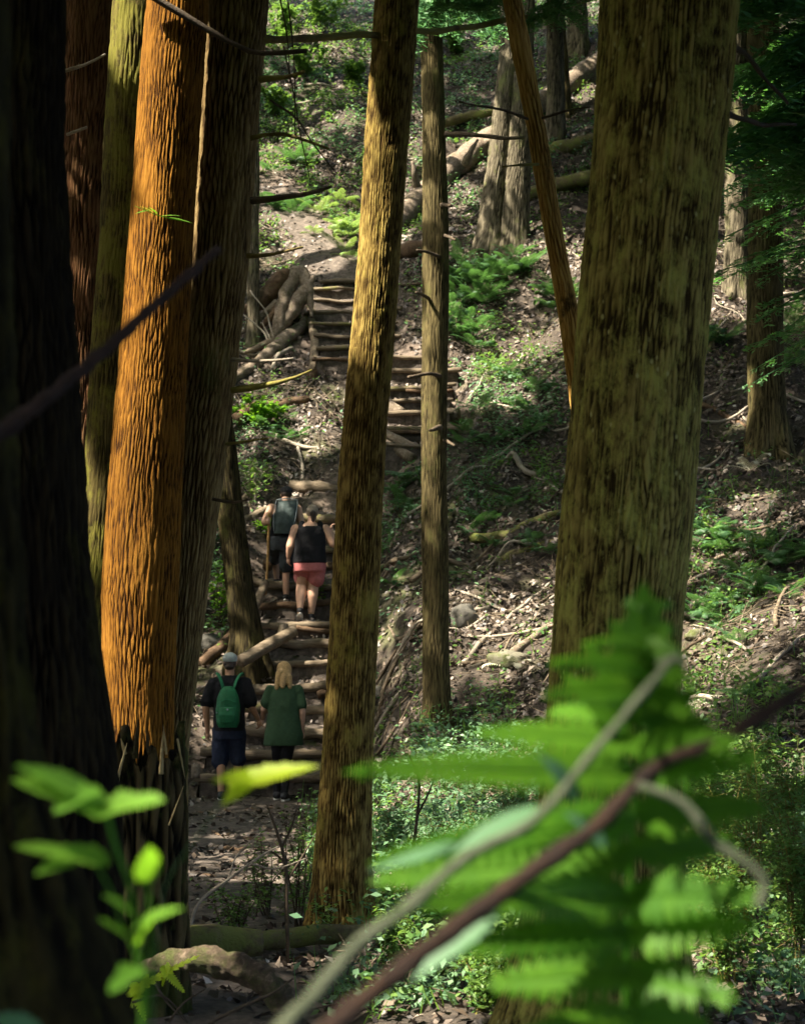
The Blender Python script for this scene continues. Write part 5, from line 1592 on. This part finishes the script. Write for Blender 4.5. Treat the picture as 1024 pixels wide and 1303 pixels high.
def place(px, y, z):
    return np.array([(px - 512) / FPX * y, y, z])

def step_y(py):
    a, b_, n = FLIGHTS[0]
    run = (b_ - a) / n
    best = min(range(n), key=lambda i: abs(P(380, py, a + (i + .35) * run)[2] - float(stair_z(0, a + (i + .35) * run))))
    return a + (best + .35) * run

# --- hiker with grey cap and green backpack (faces uphill, +y)
def man_backpack():
    y = 24.1; z = float(H((293 - 512) / FPX * 24.1, 24.1)) + .01
    b = place(293, y, z)
    root = thing('person', 'person in black t-shirt, navy shorts and grey cap holding hands with the fair-haired hiker', 'person', b)
    sh = 1.44
    lw = P(264, 930, y) - b; rw = P(328, 914, y) - b
    lw[1] = .05; rw[1] = .04
    lf, rf = np.array([-.09, -.04, .10]), np.array([.10, .06, .10])
    lk, rk = np.array([-.10, .02, .50]), np.array([.10, .09, .52])
    le, re = np.array([-.285, -.02, 1.12]), np.array([.275, -.03, 1.13])
    pieces = [loft([(.86, .15, .105, 0, 0), (.95, .165, .115, 0, 0), (1.08, .150, .10, 0, 0), (1.25, .175, .11, 0, .01), (1.38, .185, .105, 0, .01), (1.47, .12, .08, 0, .01), (1.51, .06, .06, 0, .015)])]
    pieces += limb([(0, .02, 1.48), (0, .03, 1.60)], [.058, .056]) + head_pieces((0, .05, 1.665), .1)
    pieces += limb([(-.19, .01, 1.42), le, lw], [.062, .047, .030]) + limb([(.19, .01, 1.42), re, rw], [.062, .047, .030])
    pieces += hand(lw, (-.05, .1, -1), -1, .7) + hand(rw, (.25, .05, -1), 1, .9)
    pieces += limb([(-.09, 0, .90), lk, lf], [.092, .058, .040]) + limb([(.09, 0, .90), rk, rf], [.092, .058, .040])
    pieces += foot(lf, -.1) + foot(rf, .1)
    skinned('body', pieces, M['skin_tan'], root, .009, 3)
    skinned('t_shirt', [loft([(.84, .195, .145, 0, 0), (.95, .195, .145, 0, 0), (1.1, .19, .135, 0, 0), (1.28, .205, .14, 0, .01), (1.40, .215, .13, 0, .01), (1.475, .15, .10, 0, .01), (1.52, .078, .078, 0, .015)])]
            + limb([(-.19, .01, 1.41), (-.27, -.01, 1.20)], [.088, .086]) + limb([(.19, .01, 1.41), (.262, -.02, 1.20)], [.088, .086]), M['black_cloth'], root, .013, 3, .03)
    skinned('shorts', [loft([(.74, .19, .14, 0, .0), (.92, .19, .14, 0, 0), (.99, .175, .13, 0, 0)])] + limb([(-.098, 0, .86), (-.115, .045, .47)], [.108, .105]) + limb([(.098, 0, .86), (.105, .07, .50)], [.108, .100]), M['navy_cloth'], root, .013, 3, .03)
    skinned('hair', [ellipsoid((0, .035, 1.665), (.083, .083, .072)), ellipsoid((0, -.01, 1.62), (.062, .05, .04))], M['hair_dark'], root, .009, 2)
    cap_o = skinned('cap', [ellipsoid((0, .045, 1.725), (.092, .108, .076))], M['cap_grey'], root, .009, 2)
    skinned('visor', [capsule((-.05, .15, 1.71), .016, (.05, .15, 1.71), .016, 10, 3, 3.0)], M['cap_grey'], cap_o, .008, 1)
    shoe(lf, -.1, 0, root, 'shoe_dark', 'shoe_sole'); shoe(rf, .1, 0, root, 'shoe_dark', 'shoe_sole')
    # backpack: a thing of its own
    pk = thing('backpack', 'green rounded daypack worn over a black t-shirt', 'backpack', b + np.array([0, -.16, .93]))
    skinned('bag', [loft([(-.04, .10, .065, 0, -.02), (.02, .125, .085, 0, -.02), (.15, .132, .09, 0, -.025), (.30, .118, .08, 0, -.02), (.39, .085, .06, 0, -.01), (.43, .04, .035, 0, 0)])], M['green_pack'], pk, .010, 4, .012)
    skinned('front_pocket', [loft([(.01, .08, .03, 0, -.10), (.10, .098, .04, 0, -.105), (.19, .085, .03, 0, -.095)])], M['green_pack'], pk, .009, 3)
    link('zip', mesh_np('zip', *tube_arrays([(-.085, -.115, .25), (0, -.118, .28), (.085, -.115, .25)], [.006, .006, .006], n=12, segs=6)), M['green_strap'], pk)
    link('logo_patch', mesh_np('logo_patch', *ellipsoid((0.004, -.148, .165), (.012, .006, .012))), M['pale_trim'], pk)
    link('buckle', mesh_np('buckle', *ellipsoid((-.115, -.08, .13), (.009, .009, .009))), M['pale_trim'], pk)
    for s in (-1, 1):
        link('shoulder_strap', mesh_np('shoulder_strap', *tube_arrays([(s * .055, .02, .40), (s * .085, .05, .50), (s * .125, .13, .575), (s * .13, .24, .55)], [.024, .026, .026, .024], n=16, segs=8, flat=.35)), M['green_strap'], pk)
    pk.scale = (1.12, 1.08, 1.06)
    return b

def woman_dress():
    y = 23.75
    b = place(362, y, float(H((362 - 512) / FPX * y, y)) + .01)
    root = thing('person', 'fair-haired person in loose green tunic and black leggings holding hands on the trail', 'person', b)
    lw = P(332, 914, y) - b; lw[1] = .33
    rw = P(384, 930, y) - b; rw[1] = .03
    lf, rf = np.array([-.085, .12, .10]), np.array([.015, -.06, .10])
    lk, rk = np.array([-.08, .14, .48]), np.array([.03, .06, .47])
    le, re = np.array([-.24, .02, 1.10]), np.array([.225, -.03, 1.06])
    pieces = [loft([(.82, .15, .105, 0, 0), (.90, .16, .11, 0, 0), (1.02, .125, .09, 0, 0), (1.18, .145, .10, 0, .01), (1.30, .155, .09, 0, .01), (1.38, .09, .07, 0, .01), (1.42, .05, .05, 0, .015)])]
    pieces += limb([(0, .02, 1.38), (0, .03, 1.49)], [.047, .046]) + head_pieces((0, .045, 1.545), 0)
    pieces += limb([(-.165, .01, 1.33), le, lw], [.050, .040, .026]) + limb([(.165, .01, 1.33), re, rw], [.050, .040, .026])
    pieces += hand(lw, (-.12, .05, -1), -1, .9, .92) + hand(rw, (.1, .1, -1), 1, .6, .92)
    pieces += limb([(-.08, 0, .86), lk, lf], [.09, .052, .036]) + limb([(.08, 0, .86), rk, rf], [.09, .052, .036]) + foot(lf) + foot(rf, .1)
    skinned('body', pieces, M['skin'], root, .009, 3)
    skinned('tunic', [loft([(.66, .235, .165, 0, 0), (.78, .235, .165, 0, 0), (.95, .205, .145, 0, 0), (1.12, .185, .13, 0, 0), (1.26, .18, .12, 0, .01), (1.35, .155, .09, 0, .01), (1.385, .10, .075, 0, .015)])]
            + limb([(-.165, .01, 1.32), (-.215, .01, 1.17)], [.068, .072]) + limb([(.165, .01, 1.32), (.21, -.01, 1.15)], [.068, .072]), M['green_dress'], root, .013, 4, .022)
    skinned('leggings', limb([(-.08, 0, .86), lk, lf], [.10, .062, .046]) + limb([(.08, 0, .86), rk, rf], [.10, .062, .046]), M['black_cloth'], root, .012, 3, .01)
    skinned('hair', [ellipsoid((0, .03, 1.575), (.092, .105, .10)), ellipsoid((-.01, -.035, 1.50), (.095, .06, .10)), capsule((-.06, -.05, 1.48), .045, (-.085, -.065, 1.345), .026, 10, 4), capsule((.0, -.06, 1.48), .05, (-.01, -.085, 1.37), .03, 10, 4), capsule((.06, -.05, 1.48), .045, (.075, -.065, 1.36), .026, 10, 4)], M['hair_blond'], root, .009, 2, .012)
    shoe(lf, 0, 0, root, 'shoe_dark', 'shoe_sole'); shoe(rf, .1, 0, root, 'shoe_dark', 'shoe_sole')

def man_stick():
    y = step_y(758)
    b = place(359, y, float(stair_z(0, y)) - .03)
    root = thing('person', 'person in dark cap and sleeveless top leaning uphill with a walking stick', 'person', b)
    lh = P(341, 664, y - .1) - b
    lf, rf = np.array([-.10, .36, .34]), np.array([.055, .0, .10])
    lk, rk = np.array([-.13, .36, .72]), np.array([.05, .05, .52])
    le = P(341, 667, y - .1) - b + np.array([-.03, -.12, -.03])
    pieces = [loft([(.84, .155, .11, -.02, .06), (.94, .165, .12, -.01, .08), (1.08, .155, .105, 0, .12), (1.24, .18, .115, .01, .18), (1.36, .19, .105, .02, .22), (1.44, .12, .08, .02, .25), (1.48, .06, .06, .02, .27)])]
    pieces += limb([(.02, .25, 1.44), (.03, .31, 1.54)], [.058, .056]) + head_pieces((.035, .34, 1.59), .2)
    pieces += limb([(-.17, .21, 1.38), (-.265, .07, 1.16), lh], [.066, .048, .032]) + limb([(.21, .21, 1.36), (.28, .10, 1.10), (.25, .22, .90)], [.062, .047, .030])
    pieces += hand(lh + np.array([0, 0, -.02]), (.1, .5, .7), -1, 1.3) + hand((.25, .22, .90), (0, .2, -1), 1, .7)
    pieces += limb([(-.11, .06, .88), lk, lf], [.095, .060, .040]) + limb([(.07, .05, .88), rk, rf], [.095, .060, .040]) + foot(lf, -.1) + foot(rf, .1, .35)
    skinned('body', pieces, M['skin'], root, .009, 3)
    skinned('tank_top', [loft([(.80, .185, .14, -.02, .06), (.94, .185, .14, -.01, .08), (1.08, .17, .125, 0, .12), (1.24, .185, .13, .01, .18), (1.34, .165, .12, .02, .22), (1.42, .12, .085, .02, .245)])], M['black_cloth'], root, .012, 3, .02)
    skinned('shorts', [loft([(.74, .185, .14, -.02, .06), (.90, .185, .14, -.02, .06), (.96, .17, .13, -.01, .07)])] + limb([(-.11, .06, .86), (-.135, .27, .66)], [.108, .108]) + limb([(.07, .05, .86), (.055, .03, .52)], [.108, .105]), M['dark_shorts'], root, .013, 3, .03)
    skinned('hair', [ellipsoid((.033, .315, 1.59), (.082, .08, .07))], M['hair_dark'], root, .009, 2)
    co = skinned('cap', [ellipsoid((.035, .335, 1.64), (.09, .106, .07))], M['cap_dark'], root, .009, 2)
    skinned('visor', [capsule((-.01, .44, 1.63), .016, (.09, .44, 1.63), .016, 10, 3, 3.0)], M['cap_dark'], co, .008, 1)
    shoe(lf, -.1, 0, root, 'shoe_dark', 'shoe_sole'); shoe(rf, .1, .35, root, 'shoe_dark', 'shoe_sole')
    pk = thing('backpack', 'grey-green trekking pack with pale frame edges worn by the hiker with a stick', 'backpack', b + np.array([.03, .02, 1.08]))
    skinned('bag', [loft([(-.10, .13, .085, -.02, -.05), (.05, .155, .11, 0, -.03), (.22, .16, .11, .02, .02), (.34, .155, .085, .03, .06), (.40, .13, .05, .03, .09)])], M['grey_pack'], pk, .011, 4, .02)
    for s in (-1, 1):
        link('frame_edge', mesh_np('frame_edge', *tube_arrays([(s * .13 - .02, -.09, -.06), (s * .155, -.10, .10), (s * .16 + .02, -.06, .28), (s * .15 + .03, .02, .39)], [.006] * 4, n=16, segs=7)), M['pale_trim'], pk)
        link('shoulder_strap', mesh_np('shoulder_strap', *tube_arrays([(s * .10 + .01, .07, .36), (s * .13, .16, .38), (s * .13, .28, .33)], [.026, .028, .026], n=12, segs=8, flat=.4)), M['black_cloth'], pk)
    link('frame_edge', mesh_np('frame_edge', *tube_arrays([(-.12, .02, .40), (.03, .035, .42), (.18, .02, .40)], [.008] * 3, n=12, segs=7)), M['pale_trim'], pk)
    a, e = P(342, 652, y - .02), P(338, 757, y - .02)
    g = H(e[0], e[1])
    o = tube('walking_stick', np.array([np.zeros(3), (e - a) * .5 + np.array([.012, 0, 0]), e - a]), [.020, .019, .016], M['stick'], None, n=26, segs=9, rough=.2, rscale=9)
    o.location = a
    tag(o, 'light brown wooden walking stick gripped by the hiker in the dark cap', 'stick')

def woman_tank():
    y = step_y(784)
    b = place(394, y, float(stair_z(0, y)) - .03)
    root = thing('person', 'person in black tank top and pink shorts climbing the log steps', 'person', b)
    lw = P(367, 708, y) - b; lw[1] = .02
    rf, lf = np.array([.02, .03, .10]), np.array([-.13, -.10, .17])
    rk, lk = np.array([.05, .06, .50]), np.array([-.115, .10, .52])
    rw = P(421, 676, y) - b; rw[1] = .16
    pieces = [loft([(.76, .205, .15, 0, 0), (.86, .225, .16, 0, 0), (1.0, .20, .145, 0, 0), (1.16, .205, .145, 0, .01), (1.29, .195, .12, .01, .02), (1.37, .12, .085, .01, .02), (1.41, .06, .06, .01, .025)])]
    pieces += limb([(.01, .03, 1.37), (.02, .05, 1.48)], [.055, .052]) + head_pieces((.03, .07, 1.535), .25)
    pieces += limb([(-.205, .02, 1.31), (-.275, -.03, 1.06), lw], [.068, .058, .034]) + limb([(.215, .02, 1.31), (.32, .0, 1.10), rw], [.068, .058, .034])
    pieces += hand(lw, (-.02, .1, -1), -1, .6, .95) + hand(rw, (.0, .15, 1), 1, .8, .95)
    pieces += limb([(-.11, 0, .82), lk, (-.125, .02, .38), lf], [.118, .078, .075, .042]) + limb([(.11, 0, .82), rk, (.04, .03, .36), rf], [.118, .078, .074, .042]) + foot(lf, -.1, .5) + foot(rf, .1)
    skinned('body', pieces, M['skin'], root, .009, 3)
    skinned('tank_top', [loft([(.82, .242, .178, 0, 0), (.92, .232, .172, 0, 0), (1.04, .222, .165, 0, 0), (1.16, .222, .162, 0, .01), (1.25, .212, .146, .01, .015), (1.32, .175, .122, .01, .015), (1.345, .13, .10, .01, .015)])] +
            limb([(-.12, -.03, 1.28), (-.115, .015, 1.385)], [.06, .045]) + limb([(.14, -.03, 1.28), (.135, .015, 1.385)], [.06, .045]), M['black_cloth'], root, .012, 3, .018)
    skinned('shorts', [loft([(.70, .222, .165, 0, 0), (.82, .232, .168, 0, 0), (.90, .22, .16, 0, 0)])] + limb([(-.112, 0, .80), (-.118, .10, .63)], [.122, .116]) + limb([(.112, 0, .80), (.095, .03, .60)], [.122, .116]), M['pink_cloth'], root, .012, 3, .015)
    skinned('hair', [ellipsoid((.03, .055, 1.565), (.088, .10, .095)), ], M['hair_ash'], root, .009, 2)
    skinned('ponytail', [ellipsoid((.045, -.045, 1.52), (.045, .045, .05)), capsule((.045, -.06, 1.52), .042, (.05, -.075, 1.42), .025, 10, 4)], M['hair_dark'], root, .009, 2)
    shoe(lf, -.1, .45, root, 'shoe_dark', 'shoe_sole'); shoe(rf, .1, 0, root, 'shoe_dark', 'shoe_sole')

man_backpack(); woman_dress(); man_stick(); woman_tank()
